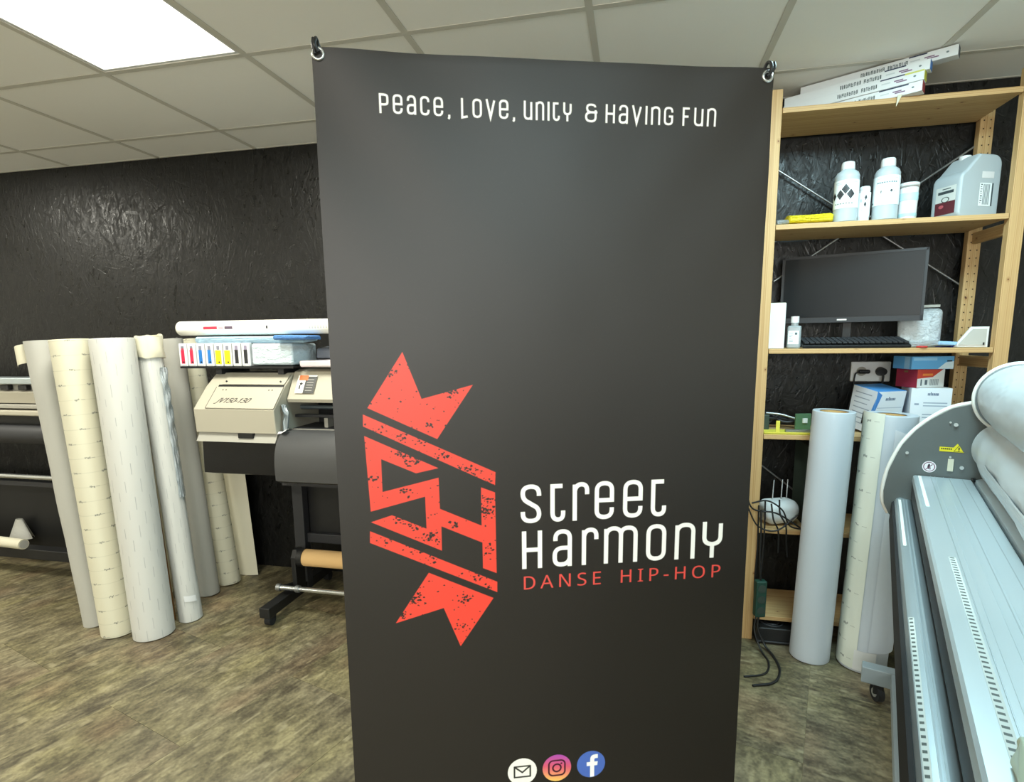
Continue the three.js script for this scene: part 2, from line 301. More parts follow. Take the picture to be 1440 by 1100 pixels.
// ------------------------------------------------------------------ the banner
const GLY = {   // stroked unicase letters: width, then subpaths on a box of height 1 (y down)
  P: [0.46, c => { c.M(0, 1); c.L(0, 0); c.L(.22, 0); c.C(.46, 0, .46, .14); c.L(.46, .42); c.C(.46, .56, .24, .56); c.L(0, .56); }],
  e: [0.48, c => { c.M(0, .5); c.L(.48, .5); c.L(.48, .22); c.C(.48, 0, .24, 0); c.C(0, 0, 0, .22); c.L(0, .78); c.C(0, 1, .24, 1); c.C(.48, 1, .48, .78); c.L(.48, .72); }],
  a: [0.46, c => { c.M(.02, .28); c.L(.02, .22); c.C(.02, 0, .24, 0); c.C(.46, 0, .46, .22); c.L(.46, 1); c.M(.46, .5); c.L(.24, .5); c.C(0, .5, 0, .72); c.L(0, .8); c.C(0, 1, .2, 1); c.C(.42, 1, .46, .82); }],
  c: [0.46, c => { c.M(.46, .28); c.L(.46, .22); c.C(.46, 0, .23, 0); c.C(0, 0, 0, .22); c.L(0, .78); c.C(0, 1, .23, 1); c.C(.46, 1, .46, .78); c.L(.46, .72); }],
  ',': [0.08, c => { c.M(.06, .94); c.L(.06, 1.04); c.L(0, 1.2); }],
  L: [0.36, c => { c.M(0, 0); c.L(0, 1); c.L(.36, 1); }],
  o: [0.48, c => { c.M(0, .24); c.C(0, 0, .24, 0); c.C(.48, 0, .48, .24); c.L(.48, .76); c.C(.48, 1, .24, 1); c.C(0, 1, 0, .76); c.L(0, .24); }],
  v: [0.5, c => { c.M(0, 0); c.L(.25, 1); c.L(.5, 0); }],
  u: [0.46, c => { c.M(0, 0); c.L(0, .78); c.C(0, 1, .23, 1); c.C(.46, 1, .46, .78); c.L(.46, 0); c.M(.46, .5); c.L(.46, 1); }],
  n: [0.46, c => { c.M(0, 1); c.L(0, 0); c.M(0, .2); c.C(.03, 0, .24, 0); c.C(.46, 0, .46, .22); c.L(.46, 1); }],
  I: [0.0, c => { c.M(0, 0); c.L(0, 1); }],
  t: [0.36, c => { c.M(.34, .02); c.L(0, .02); c.L(0, .78); c.C(0, 1, .19, 1); c.C(.36, 1, .36, .82); c.L(.36, .74); }],
  y: [0.46, c => { c.M(0, 0); c.L(0, .42); c.C(0, .62, .23, .64); c.C(.46, .62, .46, .42); c.L(.46, 0); c.M(.23, .64); c.L(.23, 1); }],
  '&': [0.5, c => { c.M(.4, .16); c.C(.4, 0, .22, 0); c.C(.04, 0, .04, .2); c.C(.04, .46, .22, .46); c.L(.5, .46); c.M(.22, .46); c.C(0, .48, 0, .72); c.C(0, 1, .21, 1); c.C(.42, 1, .42, .76); c.L(.42, .32); }],
  H: [0.46, c => { c.M(0, 0); c.L(0, 1); c.M(0, .5); c.L(.46, .5); c.M(.46, 0); c.L(.46, 1); }],
  G: [0.46, c => { c.M(.46, .28); c.L(.46, .22); c.C(.46, 0, .23, 0); c.C(0, 0, 0, .22); c.L(0, .78); c.C(0, 1, .23, 1); c.C(.46, 1, .46, .78); c.L(.46, .52); c.L(.24, .52); }],
  F: [0.38, c => { c.M(0, 1); c.L(0, 0); c.L(.38, 0); c.M(0, .5); c.L(.32, .5); }],
  S: [0.46, c => { c.M(.46, .28); c.L(.46, .22); c.C(.46, 0, .23, 0); c.C(0, 0, 0, .2); c.C(0, .34, .1, .42); c.L(.38, .6); c.C(.46, .68, .46, .8); c.C(.46, 1, .23, 1); c.C(0, 1, 0, .78); c.L(0, .72); }],
  r: [0.38, c => { c.M(0, 1); c.L(0, 0); c.M(0, .2); c.C(.03, 0, .2, 0); c.C(.38, 0, .38, .2); c.L(.38, .3); }],
  m: [0.8, c => { c.M(0, 1); c.L(0, 0); c.M(0, .2); c.C(.03, 0, .2, 0); c.C(.4, 0, .4, .22); c.L(.4, 1); c.M(.4, .22); c.C(.4, 0, .6, 0); c.C(.8, 0, .8, .22); c.L(.8, 1); }],
};
function glyph(x, ch, x0, x1, y0, y1, sw) {   // the letter's outer edges run from x0 to x1, y0 to y1
  const [w, f] = GLY[ch], hw = sw / 2, kx = w ? (x1 - x0 - sw) / w : 1, ky = y1 - y0 - sw; let px = 0, py = 0;
  const X = a => x0 + hw + a * kx, Y = b => y0 + hw + b * ky;
  x.lineWidth = sw; x.lineCap = 'butt'; x.lineJoin = 'miter'; x.beginPath();
  f({ M: (a, b) => { x.moveTo(X(a), Y(b) + (b >= 1 ? hw : b <= 0 ? -hw : 0)); px = a; py = b; }, L: (a, b) => { x.lineTo(X(a), Y(b) + (b >= 1 && a === px ? hw : 0)); px = a; py = b; }, C: (a, b, c, d) => { // rounded quarter through corner
    const cx = (py === d || a === px) ? a : a, cy = b; x.quadraticCurveTo(X(a), Y(b), X(c), Y(d)); px = c; py = d; } });
  x.stroke();
}
function word(x, str, x0, x1, y0, y1, sw, gap) {
  const h = y1 - y0; let tot = 0; for (const ch of str) tot += GLY[ch][0] * (h - sw) + sw; tot += gap * (str.length - 1) * h;
  const k = (x1 - x0 - sw * str.length) / (tot - sw * str.length); let p = x0;
  for (const ch of str) { const w = GLY[ch][0] * (h - sw) * k + sw; glyph(x, ch, p, p + w, y0, y1, sw); p += w + gap * h * k; }
}
const BH = 1.78, PXM = 1150;
const bannerTex = canvasTex(920, 2047, (x, W, H) => {
  x.fillStyle = '#1d1914'; x.fillRect(0, 0, W, H);
  for (let i = 0; i < 9000; i++) { x.fillStyle = rnd() < 0.5 ? 'rgba(0,0,0,0.10)' : 'rgba(120,116,104,0.05)'; x.fillRect(rnd() * W, rnd() * H, rr(1, 3), rr(1, 3)); }
  x.save(); x.scale(PXM, PXM);
  const white = '#efeee8', red = '#e2402f'; x.strokeStyle = white;
  x.save(); x.translate(0.104, 0.0655); x.rotate(0.005); x.translate(-0.104, -0.0655);
  const Y0 = 0.0655, Y1 = 0.0965, sw = 0.0038;
  word(x, 'Peace,', 0.1041, 0.2227, Y0, Y1, sw, 0.22); word(x, 'Love,', 0.2403, 0.3335, Y0, Y1, sw, 0.2); word(x, 'unIty', 0.3479, 0.4321, Y0, Y1, sw, 0.2);
  word(x, '&', 0.4559, 0.4799, Y0, Y1, sw, 0.2); word(x, 'HavInG', 0.4926, 0.6162, Y0, Y1, sw, 0.2); word(x, 'Fun', 0.6332, 0.6953, Y0, Y1, sw, 0.2);
  x.restore();
  for (const [c, a, b] of [['S', .336, .3765], ['t', .394, .424], ['r', .438, .4715], ['e', .482, .5214], ['e', .5393, .5794], ['t', .596, .628]]) glyph(x, c, a, b, 0.7445, 0.821, 0.0090);
  for (const [c, a, b] of [['H', .338, .378], ['a', .3984, .4375], ['r', .457, .491], ['m', .502, .5712], ['o', .5887, .6302], ['n', .6481, .6906], ['y', .7052, .7478]]) glyph(x, c, a, b, 0.8365, 0.9125, 0.0090);
  // second line in red
  x.fillStyle = '#dc4a42';
  { const str = 'DANSE HIP-HOP', fs = 0.0375, x0 = 0.337, x1 = 0.749, y = 0.9545; x.save(); x.scale(0.001, 0.001); x.font = `${fs * 1000}px sans-serif`; const kx = 1.17, wd = ch => ch === ' ' ? 20 : x.measureText(ch).width * kx; let tw = 0; for (const ch of str) tw += wd(ch); const sp = ((x1 - x0) * 1000 - tw) / (str.length - 1); let p = x0 * 1000; for (const ch of str) { x.save(); x.translate(p, y * 1000); x.scale(kx, 1); x.fillText(ch, 0, 0); x.restore(); p += wd(ch) + sp; } x.restore(); }
  // emblem
  const polys = [
    [[.1254, .4917], [.1564, .5766], [.2502, .5529], [.1821, .6514], [.0594, .5906]],
    [[.0509, .6017], [.2892, .7179], [.2878, .743], [.0503, .6238]],
    [[.0514, .6409], [.183, .7057], [.1413, .7137], [.0796, .6848], [.0794, .746], [.1825, .7234], [.1833, .7833], [.2607, .8203], [.261, .7457], [.2876, .7567], [.2884, .9172], [.2618, .9053], [.2617, .8541], [.185, .8176], [.1846, .8655], [.0553, .8027], [.0944, .791], [.1569, .8205], [.1564, .7586], [.0562, .7826]],
    [[.0529, .8195], [.2893, .9346], [.289, .9561], [.0518, .8425]],
    [[.1583, .9074], [.2816, .9672], [.2152, 1.0625], [.1845, .9808], [.0923, 1.0049]]];
  x.save(); x.beginPath(); for (const p of polys) { p.forEach((q, i) => i ? x.lineTo(...q) : x.moveTo(...q)); x.closePath(); } x.fillStyle = red; x.fill(); x.clip();
  x.fillStyle = '#1d1914';
  const fleck = (px, py, r) => { x.beginPath(); const n = 6; for (let k = 0; k < n; k++) { const a = k / n * 6.28 + rnd(), q = r * rr(0.4, 1.3); k ? x.lineTo(px + q * Math.cos(a) * 1.3, py + q * Math.sin(a)) : x.moveTo(px + q * Math.cos(a), py + q * Math.sin(a)); } x.closePath(); x.fill(); };
  for (let i = 0; i < 340; i++) fleck(rr(.05, .29), rr(.49, 1.065), rr(0.0006, 0.0018));
  for (const [cx, cy, n, s] of [[.1, .53, 10, .012], [.21, .565, 14, .012], [.235, .60, 6, .008], [.06, .583, 6, .006], [.17, .625, 5, .006], [.135, .69, 26, .014], [.11, .675, 14, .012], [.27, .79, 34, .014], [.275, .77, 10, .012], [.135, .81, 16, .014], [.165, .835, 26, .014], [.21, .815, 8, .008], [.13, .865, 8, .02], [.25, .92, 12, .014], [.13, .96, 30, .016], [.105, .99, 16, .01], [.225, .965, 14, .01], [.22, 1.02, 8, .012], [.145, .65, 10, .02], [.25, .715, 10, .014], [.07, .72, 8, .012], [.08, .625, 8, .014], [.12, .645, 10, .012], [.19, .685, 12, .016], [.23, .71, 12, .012], [.275, .735, 8, .008], [.08, .84, 10, .012], [.165, .88, 12, .016], [.27, .945, 8, .008], [.11, .80, 12, .01], [.275, .87, 8, .012], [.12, .745, 8, .014]])
    for (let i = 0; i < n * 1.5; i++) fleck(cx + s * (rnd() + rnd() - 1) * 1.4, cy + s * (rnd() + rnd() - 1), rr(0.0007, 0.0026));
  x.restore();
  // three round contact icons
  const disc = (cx, cy, r, fill) => { x.fillStyle = fill; x.beginPath(); x.arc(cx, cy, r, 0, 7); x.fill(); };
  disc(.3354, 1.3505, .0305, '#f0eee4'); x.strokeStyle = '#2b2a28'; x.lineWidth = .0032; x.lineJoin = 'round';
  x.strokeRect(.3354 - .0165, 1.3505 - .012, .033, .024); x.beginPath(); x.moveTo(.3354 - .0165, 1.3505 - .012); x.lineTo(.3354, 1.3505 + .002); x.lineTo(.3354 + .0165, 1.3505 - .012); x.stroke();
  const ig = x.createLinearGradient(.408, 1.319, .40, 1.381); ig.addColorStop(0, '#a94bb0'); ig.addColorStop(0.45, '#d85a72'); ig.addColorStop(1, '#f5c560');
  disc(.408, 1.3505, .0305, ig); x.strokeStyle = '#3c1020'; x.lineWidth = .0032; x.beginPath(); x.roundRect(.408 - .017, 1.3505 - .017, .034, .034, .009); x.stroke(); x.beginPath(); x.arc(.408, 1.3505, .0085, 0, 7); x.stroke(); disc(.408 + .0095, 1.3505 - .0095, .0019, '#3c1020');
  disc(.481, 1.3505, .0305, '#4a69b8'); x.fillStyle = '#f3f3f0'; x.beginPath();
  { const q = [[-.003, .030], [-.003, .004], [-.0105, .004], [-.0105, -.005], [-.003, -.005], [-.003, -.011]]; q.forEach((p, i) => i ? x.lineTo(.482 + p[0], 1.3505 + p[1]) : x.moveTo(.482 + p[0], 1.3505 + p[1])); x.quadraticCurveTo(.482 - .003, 1.3505 - .0215, .482 + .008, 1.3505 - .0215); x.lineTo(.482 + .0135, 1.3505 - .0215); x.lineTo(.482 + .0135, 1.3505 - .0125); x.lineTo(.482 + .009, 1.3505 - .0125); x.quadraticCurveTo(.482 + .006, 1.3505 - .0125, .482 + .006, 1.3505 - .0095); for (const p of [[.006, -.005], [.0135, -.005], [.0125, .004], [.006, .004], [.006, .0295]]) x.lineTo(.482 + p[0], 1.3505 + p[1]); x.closePath(); x.fill(); }
  x.restore();
});
bannerTex.wrapS = bannerTex.wrapT = THREE.ClampToEdgeWrapping;
{
  const TOP = 1.8238, c = V(-0.148, 0, -1.03905);
  const g = thing('banner_stand', 'tall black hanging banner with red emblem and white lettering on an X-shaped stand', 'banner', [c.x, 0, c.z], 0.3378);
  const bMat = S({ map: bannerTex, roughness: 0.46 });
  const fn = (u, v) => {
    const s = (u - 0.5) * 0.8, t = (1 - v) * BH;
    const sag = 0.0008 * Math.sin(Math.PI * u);
    const cl = Math.hypot(u * 0.8, t * 0.9), cr = Math.hypot((1 - u) * 0.8, t * 0.9);
    let z = 0.003 * Math.sin(u * 4 + 1) * Math.min(1, t * 2) + 0.002 * noise.noise(u * 2.2, t * 1.2, 2.2) + 0.0005 * noise.noise(u * 7, t * 5, 8.2);
    z += 0.005 * Math.exp(-cl * 7) * Math.sin((u * 0.8 - t * 0.75) * 26) + 0.0035 * Math.exp(-cr * 8) * Math.sin(((1 - u) * 0.8 - t * 0.8) * 30);
    z += 0.004 * Math.pow(Math.abs(2 * u - 1), 2.2);
    const inset = 0.0026 * Math.sin(Math.PI * Math.min(1, t / BH));
    return V(s * (1 - inset * 2), TOP - t - sag * Math.exp(-t * 4), z - 0.006);
  };
  part('banner_panel', sheet(fn, 60, 130, 0.0007, [0.01, 0.3]), bMat, g);
  for (const [sx, ty] of [[-1, 0.0105], [1, 0.0135], [-1, BH - 0.014], [1, BH - 0.014]]) {
    const u = sx < 0 ? 0.0105 / 0.8 : 0.787 / 0.8, p = fn(u, 1 - ty / BH);
    const e = part('eyelet', new THREE.TorusGeometry(0.0082, 0.0028, 10, 28).translate(p.x, p.y, p.z + 0.0015), M.chrome, g); e.userData.label = 'chrome eyelet';
    const up = ty < 0.5 ? 1 : -1;
    part('hook', tube([[p.x + 0.001, p.y + 0.001, p.z + 0.007], [p.x - 0.001 + 0.002 * sx, p.y + 0.009 * up, p.z + 0.011], [p.x + 0.002 * sx, p.y + 0.020 * up, p.z + 0.006], [p.x + 0.0025 * sx, p.y + 0.025 * up, p.z - 0.006], [p.x, p.y + 0.016 * up, p.z - 0.014], [p.x - 0.02 * sx, p.y - 0.01 * up, p.z - 0.02]], 0.0031, 30), M.black, g);
    if (up > 0) part('hook_tie', tube([[p.x - 0.004, p.y - 0.002, p.z + 0.006], [p.x - 0.006 * (sx < 0 ? 1 : -1.2), p.y + 0.01, p.z + 0.009], [p.x - 0.006 * (sx < 0 ? 1 : -1.6), p.y + 0.022, p.z + 0.004]], 0.0026, 16), M.black, g);
  }
  const hub = V(0, 0.86, -0.09);
  part('hub', new THREE.CylinderGeometry(0.03, 0.03, 0.05, 20).rotateX(Math.PI / 2).translate(hub.x, hub.y, hub.z), M.black, g);
  for (const sx of [-1, 1]) { part('arm', rod(hub, V(sx * 0.372, 1.80, -0.012), 0.006, 10, 0.003), M.charcoal, g); part('arm', rod(hub, V(sx * 0.372, 0.055, -0.012), 0.006, 10, 0.004), M.charcoal, g); }
  part('rear_leg', rod(hub, V(0, 0.006, -0.52), 0.007, 10), M.charcoal, g);
}

// ------------------------------------------------------------------ rolls of print media standing on the floor
function rollTex(w, h, base, draw) { const t = canvasTex(w, h, (x) => { x.fillStyle = base; x.fillRect(0, 0, w, h); draw && draw(x, w, h); }); return t; }
function squiggle(x, px, py, n, s, col) { x.fillStyle = col; let p = px; for (let k = 0; k < n; k++) { const w = s * rr(0.3, 0.9); x.fillRect(p, py + s * rr(-0.2, 0.2), w, s * rr(0.25, 0.7)); p += w + s * 0.15; } }
const dashTex = rollTex(512, 1024, '#cfccb6', (x, w, h) => {   // cross lines with short marks
  for (let k = 0; k < 24; k++) { const y = (k + 0.5) * h / 24; x.strokeStyle = 'rgba(150,148,130,0.35)'; x.lineWidth = 1; x.beginPath(); x.moveTo(0, y); x.lineTo(w, y); x.stroke(); for (let q = 0; q < 4; q++) { const px = (q + (k % 2 ? 0.15 : 0.62)) * w / 4; squiggle(x, px, y - 3, 4, 8, 'rgba(105,108,100,0.75)'); x.fillStyle = 'rgba(105,108,100,0.5)'; x.fillRect(px + 26, y - 1, 16, 1.5); } }
});
const longTex = rollTex(512, 1024, '#c6c7c2', (x, w, h) => {   // marks running along the roll
  for (let k = 0; k < 18; k++) { const px = (k + 0.5) * w / 18; for (let q = 0; q < 11; q++) { const y = (q + (k % 2) * 0.5 + rr(-0.1, 0.1)) * h / 11; x.fillStyle = `rgba(125,130,132,${rr(0.3, 0.65)})`; x.fillRect(px, y, 2, rr(22, 40)); } }
});
const dashMat = S({ map: dashTex, roughness: 0.6, bumpMap: crumple, bumpScale: 0.0008 }), longMat = S({ map: longTex, roughness: 0.5, bumpMap: crumple, bumpScale: 0.0008 });
// a wound roll: paper with a hollow cardboard core, base at the group's origin
function roll(name, label, base, topv, r, mat, opt = {}) {
  const d = topv.clone().sub(base), L = d.length(); const g = thing(name, label, 'roll', base.toArray(), 0, opt.group || 'rolls of print media');
  const q = new THREE.Quaternion().setFromUnitVectors(V(0, 1, 0), d.normalize()); g.quaternion.copy(q); g.rotateY(opt.spin || 0);
  const ri = opt.core || Math.min(0.04, r * 0.6), n = 30, prof = [[ri, 0.004], [r - 0.003, 0], [r, 0.004]]; for (let k = 1; k < n; k++) prof.push([r, L * k / n]); prof.push([r, L - 0.003], [r - 0.002, L], [ri, L - 0.002]);
  let pg = lathe(prof, 48); if (opt.warp) { const p = pg.attributes.position; for (let i = 0; i < p.count; i++) { const x = p.getX(i), y = p.getY(i), z = p.getZ(i), a = Math.atan2(z, x), rad = Math.hypot(x, z); const k = 1 + opt.warp * (noise.noise(Math.cos(a) * 1.4 + 3, y * 3.1, Math.sin(a) * 1.4) + 0.5 * noise.noise(Math.cos(a) * 3, y * 9, Math.sin(a) * 3 + 5)); if (rad > ri + 0.001) p.setXYZ(i, x * k, y, z * k); } pg.computeVertexNormals(); }
  part('paper', pg, mat, g);
  part('core', lathe([[ri - 0.004, 0.006], [ri, 0.006], [ri, L - 0.004], [ri - 0.004, L - 0.004], [ri - 0.004, 0.006]], 28), M.coreEnd, g);
  return g;
}
const away = (p, r) => { const d = V(p.x, 0, p.z).normalize(); return p.clone().add(d.multiplyScalar(r)); };
{
  // b: cream roll with cross marks
  let b = away(V(-2.313, 0, -2.002), 0.074); roll('media_roll', 'cream paper roll with rows of short cross marks, on the floor beside the thickest roll', b, V(b.x - 0.075, 1.372, b.z + 0.004), 0.074, dashMat, { spin: 0.4 });
  // c: thickest
  b = away(V(-2.126, 0, -2.008), 0.086); roll('media_roll', 'thick pale roll with long vertical print marks, frontmost of the standing group', b, V(b.x - 0.058, 1.374, b.z - 0.008), 0.086, longMat, { spin: 1 });
  // a: loosely wound grey roll
  b = away(V(-2.511, 0, -2.063), 0.055);
  {
    const g = thing('media_roll', 'loosely wound greyish roll with a curled paper flap at its top', 'roll', b.toArray(), 0, 'rolls of print media'); g.rotation.z = 0.07;
    const fn = (u, v) => { const a = u * 11 - 2.1, w = 0.030 + 0.0038 * a * (0.75 + 0.35 * v) + 0.004 * noise.noise(v * 4, u * 3, 1); return V(w * Math.cos(a) - 0.012 * v, v * 1.372, w * Math.sin(a) + 0.006 * noise.noise(v * 5 + 2, u * 2, 7)); };
    part('paper', sheet(fn, 90, 26, 0.001), M.paperGrey, g);
    part('flap', sheet((u, v) => V(-0.055 - 0.055 * u, 1.362 - 0.085 * v - 0.015 * u * u, 0.03 + 0.03 * Math.sin(u * 2.4)), 10, 6, 0.001), M.cream, g).userData.label = 'cream paper flap';
  }
  // brown cardboard tube between
  b = V(-2.203, 0, -2.194); roll('cardboard_tube', 'narrow brown cardboard tube standing between two white rolls', b, V(b.x - 0.060, 1.25, b.z + 0.004), 0.0135, M.kraftDark, { core: 0.009 });
  // e: taped roll with crumpled top and plastic down one side
  b = away(V(-2.093, 0, -2.189), 0.052);
  {
    const top = V(b.x - 0.07, 1.335, b.z + 0.01), g = roll('media_roll', 'slim white roll with crumpled paper around the top and a plastic sleeve', b, top, 0.052, longMat, { spin: 2, warp: 0.05 });
    part('paper_collar', jitter(lathe([[0.050, 1.29], [0.062, 1.285], [0.060, 1.33], [0.058, 1.385], [0.052, 1.388], [0.050, 1.33]], 40), 0.014, 22), M.cream, g).userData.label = 'crumpled cream paper collar';
    part('plastic_sleeve', sheet((u, v) => { const a = 1.15 + u * 1.1, r = 0.057 + 0.004 * Math.sin(v * 40 + u * 5) * v + 0.003 * noise.noise(u * 6, v * 14, 1); return V(r * Math.cos(a), 0.62 + v * 0.62, r * Math.sin(a)); }, 12, 40, 0.0008), M.bag, g).userData.label = 'wrinkled clear plastic sleeve';
    part('tape', sheet((u, v) => { const a = 2.1 + u * 1.0, r = 0.0555; return V(r * Math.cos(a) , 0.1 + v * 0.03 + 0.01 * u, r * Math.sin(a)); }, 10, 2, 0.0006), M.white, g);
  }
  // f: smooth grey roll behind
  b = away(V(-2.215, 0, -2.457), 0.044); roll('media_roll', 'smooth grey-white roll standing behind the slim taped roll', b, V(b.x - 0.10, 1.372, b.z - 0.02), 0.052, M.paperGrey, {});
  // a second one left of it, showing only its top
  b = V(-2.50, 0, -2.42); roll('media_roll', 'cream roll at the back of the group, only its top showing', b, V(b.x - 0.03, 1.375, b.z - 0.02), 0.062, M.cream, {});
  // g: short cream roll behind the printer
  b = away(V(-2.197, 0, -2.596), 0.054); roll('media_roll', 'cream roll leaning behind the printer beside a curved paper sheet', b, V(b.x - 0.145, 1.37, b.z - 0.03), 0.056, dashMat, {});
  // h: curved sheet against the wall
  { const g = single('paper_sheet', sheet((u, v) => V(-2.62 + 0.46 * u - 0.03 * v + (1 - v) * 0.02 * u, 0.0015 + v * 0.92, -2.79 - 0.05 * Math.sin(u * 5.2 + 0.4)), 30, 6, 0.001), M.cream, 'large curved sheet of cream paper standing against the black wall under the printer', 'paper'); }
}
// right-hand rolls
{
  let b = V(0.748, 0, -2.468); roll('media_roll', 'plain bluish white roll standing in front of the wooden shelf', b, V(b.x + 0.026, 1.056, b.z), 0.077, M.whiteRoll, { core: 0.052, group: 'rolls before the shelf' });
  b = V(0.940, 0, -2.446);
  const g = roll('media_roll', 'white roll with a cream backing strip and a loose outer sheet, beside the laminator', b, V(b.x + 0.03, 1.05, b.z), 0.090, M.whiteRoll, { core: 0.05, group: 'rolls before the shelf' });
  const st = part('backing_strip', sheet((u, v) => { const a = 3.45 - u * 1.30, r = 0.0922 + 0.0015 * noise.noise(u * 4, v * 12, 3); return V(r * Math.cos(a), 0.012 + v * 1.045, r * Math.sin(a)); }, 14, 30, 0.0008), S({ map: rollTex(256, 1024, '#d5dace', (x, w, h) => { for (let k = 0; k < 15; k++) { const y = (k + 0.4) * h / 15; squiggle(x, w * (k % 2 ? 0.15 : 0.42), y, 4, 14, 'rgba(100,105,100,0.7)'); x.fillStyle = 'rgba(100,105,100,0.4)'; x.fillRect(w * (k % 2 ? 0.45 : 0.7), y + 4, 40, 2); } }), roughness: 0.6 }), g); st.userData.label = 'cream backing strip with small marks';
  part('tape', sheet((u, v) => { const a = 2.25 - u * 0.85, r = 0.0935; return V(r * Math.cos(a), 0.012 + v * 0.085, r * Math.sin(a)); }, 10, 3, 0.0006), M.white, g);
  const ls = part('loose_sheet', sheet((u, v) => { const a = 1.75 - u * 1.5, fl = Math.max(0, v - 0.42) / 0.58, r = 0.093 + (0.008 + 0.055 * fl * fl) * Math.sin(Math.min(1, u * 1.2) * 1.5); return V(r * Math.cos(a), 0.10 + v * 0.90 - 0.05 * u * fl, r * Math.sin(a) + 0.01 * fl * u); }, 20, 26, 0.0008), M.whiteRoll, g); ls.userData.label = 'loose outer sheet flaring open near the top';
  b = V(1.112, 0, -2.43); roll('media_roll', 'grey-white roll half hidden behind the laminator side plate', b, V(b.x + 0.01, 0.50, b.z), 0.046, M.paper, { core: 0.03, group: 'rolls before the shelf' });
}

// ------------------------------------------------------------------ wide format printer along the black wall
{
  const g = thing('wide_format_printer', 'cream wide format printer with black underbody and curved grey apron', 'printer', [-1.75, 0, -2.4]);
  const o = [1.75, 0, 2.4], T = geo => geo.translate(...o);
  // left end cover
  const x0 = -1.965, x1 = -1.552, XR = -0.15;
  part('end_cover', T(profX([[-2.198, 0.952], [-2.192, 1.052], [-2.282, 1.146], [-2.36, 1.205], [-2.585, 1.205], [-2.585, 0.952]], x0, x1, 0.004)), M.machine, g);
  // hinged panel on the slope with the model lettering, upper panel above it
  const modelTex = canvasTex(1024, 400, (x, w, h) => {
    x.fillStyle = '#ada897'; x.fillRect(0, 0, w, h); x.fillStyle = '#2c2a26'; x.save(); x.translate(110, 300); x.transform(1, 0, -0.32, 1, 0, 0); x.font = 'italic 118px sans-serif';
    let p = 0; for (const ch of 'JV150-130') { x.fillText(ch, p, 0); x.lineWidth = 5; x.strokeStyle = '#2c2a26'; x.strokeText(ch, p, 0); p += x.measureText(ch).width * 0.93; } x.restore();
    for (const px of [120, 170, 830, 880]) { x.beginPath(); x.arc(px, 60, 11, 0, 7); x.fill(); }
  });
  const slope = (xa, xb, za, ya, zb, yb, lift) => { const n = V(0, -(zb - za), yb - ya).normalize(); const nn = V(0, Math.abs(n.y), Math.abs(n.z)).multiplyScalar(lift); return sheet((u, v) => V(xa + (xb - xa) * u, ya + (yb - ya) * v, za + (zb - za) * v).add(nn), 2, 2, 0.003, [0.95, 0.9]); };
  const pm = part('front_panel', T(slope(x0 + 0.066, x1 - 0.002, -2.1935, 1.0545, -2.279, 1.143, 0.0075)), S({ map: modelTex, roughness: 0.5 }), g); pm.userData.label = 'sloping panel with the model lettering';
  part('panel_gap', T(slope(x0 + 0.070, x1 - 0.004, -2.2785, 1.1425, -2.2885, 1.1520, 0.0062)), M.black, g);
  part('panel_gap', T(slope(x0 + 0.062, x0 + 0.0675, -2.1935, 1.0545, -2.279, 1.143, 0.0062)), M.charcoal, g);
  part('upper_panel', T(slope(x0 + 0.085, x1 - 0.006, -2.290, 1.153, -2.352, 1.199, 0.0075)), M.machine, g);
  for (const px of [x0 + 0.10, x1 - 0.03]) part('screw', T(new THREE.CylinderGeometry(0.004, 0.004, 0.006, 12).rotateX(0.9).translate(px, 1.172, -2.297)), M.charcoal, g);
  part('lower_lip', T(profX([[-2.215, 0.952], [-2.186, 0.908], [-2.23, 0.9], [-2.58, 0.9], [-2.58, 0.952]], x0 + 0.004, x1 - 0.002, 0.002)), M.machineGrey, g);
  part('latch_recess', T(bx(0.075, 0.022, 0.02, -1.705, 0.936, -2.198)), M.black, g);
  part('underbody', T(profX([[-2.205, 0.899], [-2.2, 0.76], [-2.25, 0.745], [-2.56, 0.745], [-2.57, 0.899]], x0 + 0.02, XR, 0.003)), M.blackGloss, g);
  // carriage cover right of the end cover, open front slot below
  part('carriage_cover', T(profX([[-2.292, 1.082], [-2.288, 1.094], [-2.36, 1.212], [-2.40, 1.222], [-2.58, 1.222], [-2.58, 1.082]], x1 + 0.004, XR, 0.003)), M.machine, g);
  part('slot_back', T(bx(XR - x1 - 0.01, 0.14, 0.02, (x1 + XR) / 2, 1.012, -2.55)), M.black, g);
  part('slot_rail', T(rod(V(x1, 1.045, -2.40), V(XR, 1.045, -2.40), 0.010)), M.aluDark, g);
  part('slot_rail', T(bx(XR - x1, 0.012, 0.03, (x1 + XR) / 2, 1.01, -2.36)), M.charcoal, g);
  part('media_platen', T(bx(XR - x1, 0.02, 0.2, (x1 + XR) / 2, 0.945, -2.42)), M.charcoal, g);
  part('platen_edge', T(bx(XR - x1 - 0.03, 0.006, 0.012, (x1 + XR) / 2 + 0.02, 0.959, -2.262)), M.machineGrey, g);
  part('pinch_roller', T(bx(0.018, 0.045, 0.05, -1.40, 0.978, -2.38)), M.machineGrey, g);
  // curved grey apron: rounded left end
  const ap = new THREE.SplineCurve([[-2.262, 0.953], [-2.215, 0.945], [-2.18, 0.915], [-2.158, 0.87], [-2.150, 0.81], [-2.152, 0.752]].map(p => new THREE.Vector2(...p))).getPoints(24).map(p => [p.x, p.y]).concat([[-2.175, 0.742], [-2.28, 0.75]]);
  part('apron', T(toCreasedNormals(profX(ap, x1 + 0.012, XR, 0.008), 0.6)), M.apron, g);
  part('apron_foot_rail', T(bx(XR - x1, 0.03, 0.06, (x1 + XR) / 2, 0.725, -2.24)), M.charcoal, g);
  for (const q of [0, 1]) part('knob', T(new THREE.CylinderGeometry(0.012, 0.012, 0.02, 14).rotateX(Math.PI / 2).translate(-1.52 + 0.05 * q, 0.735, -2.20)), M.black, g);
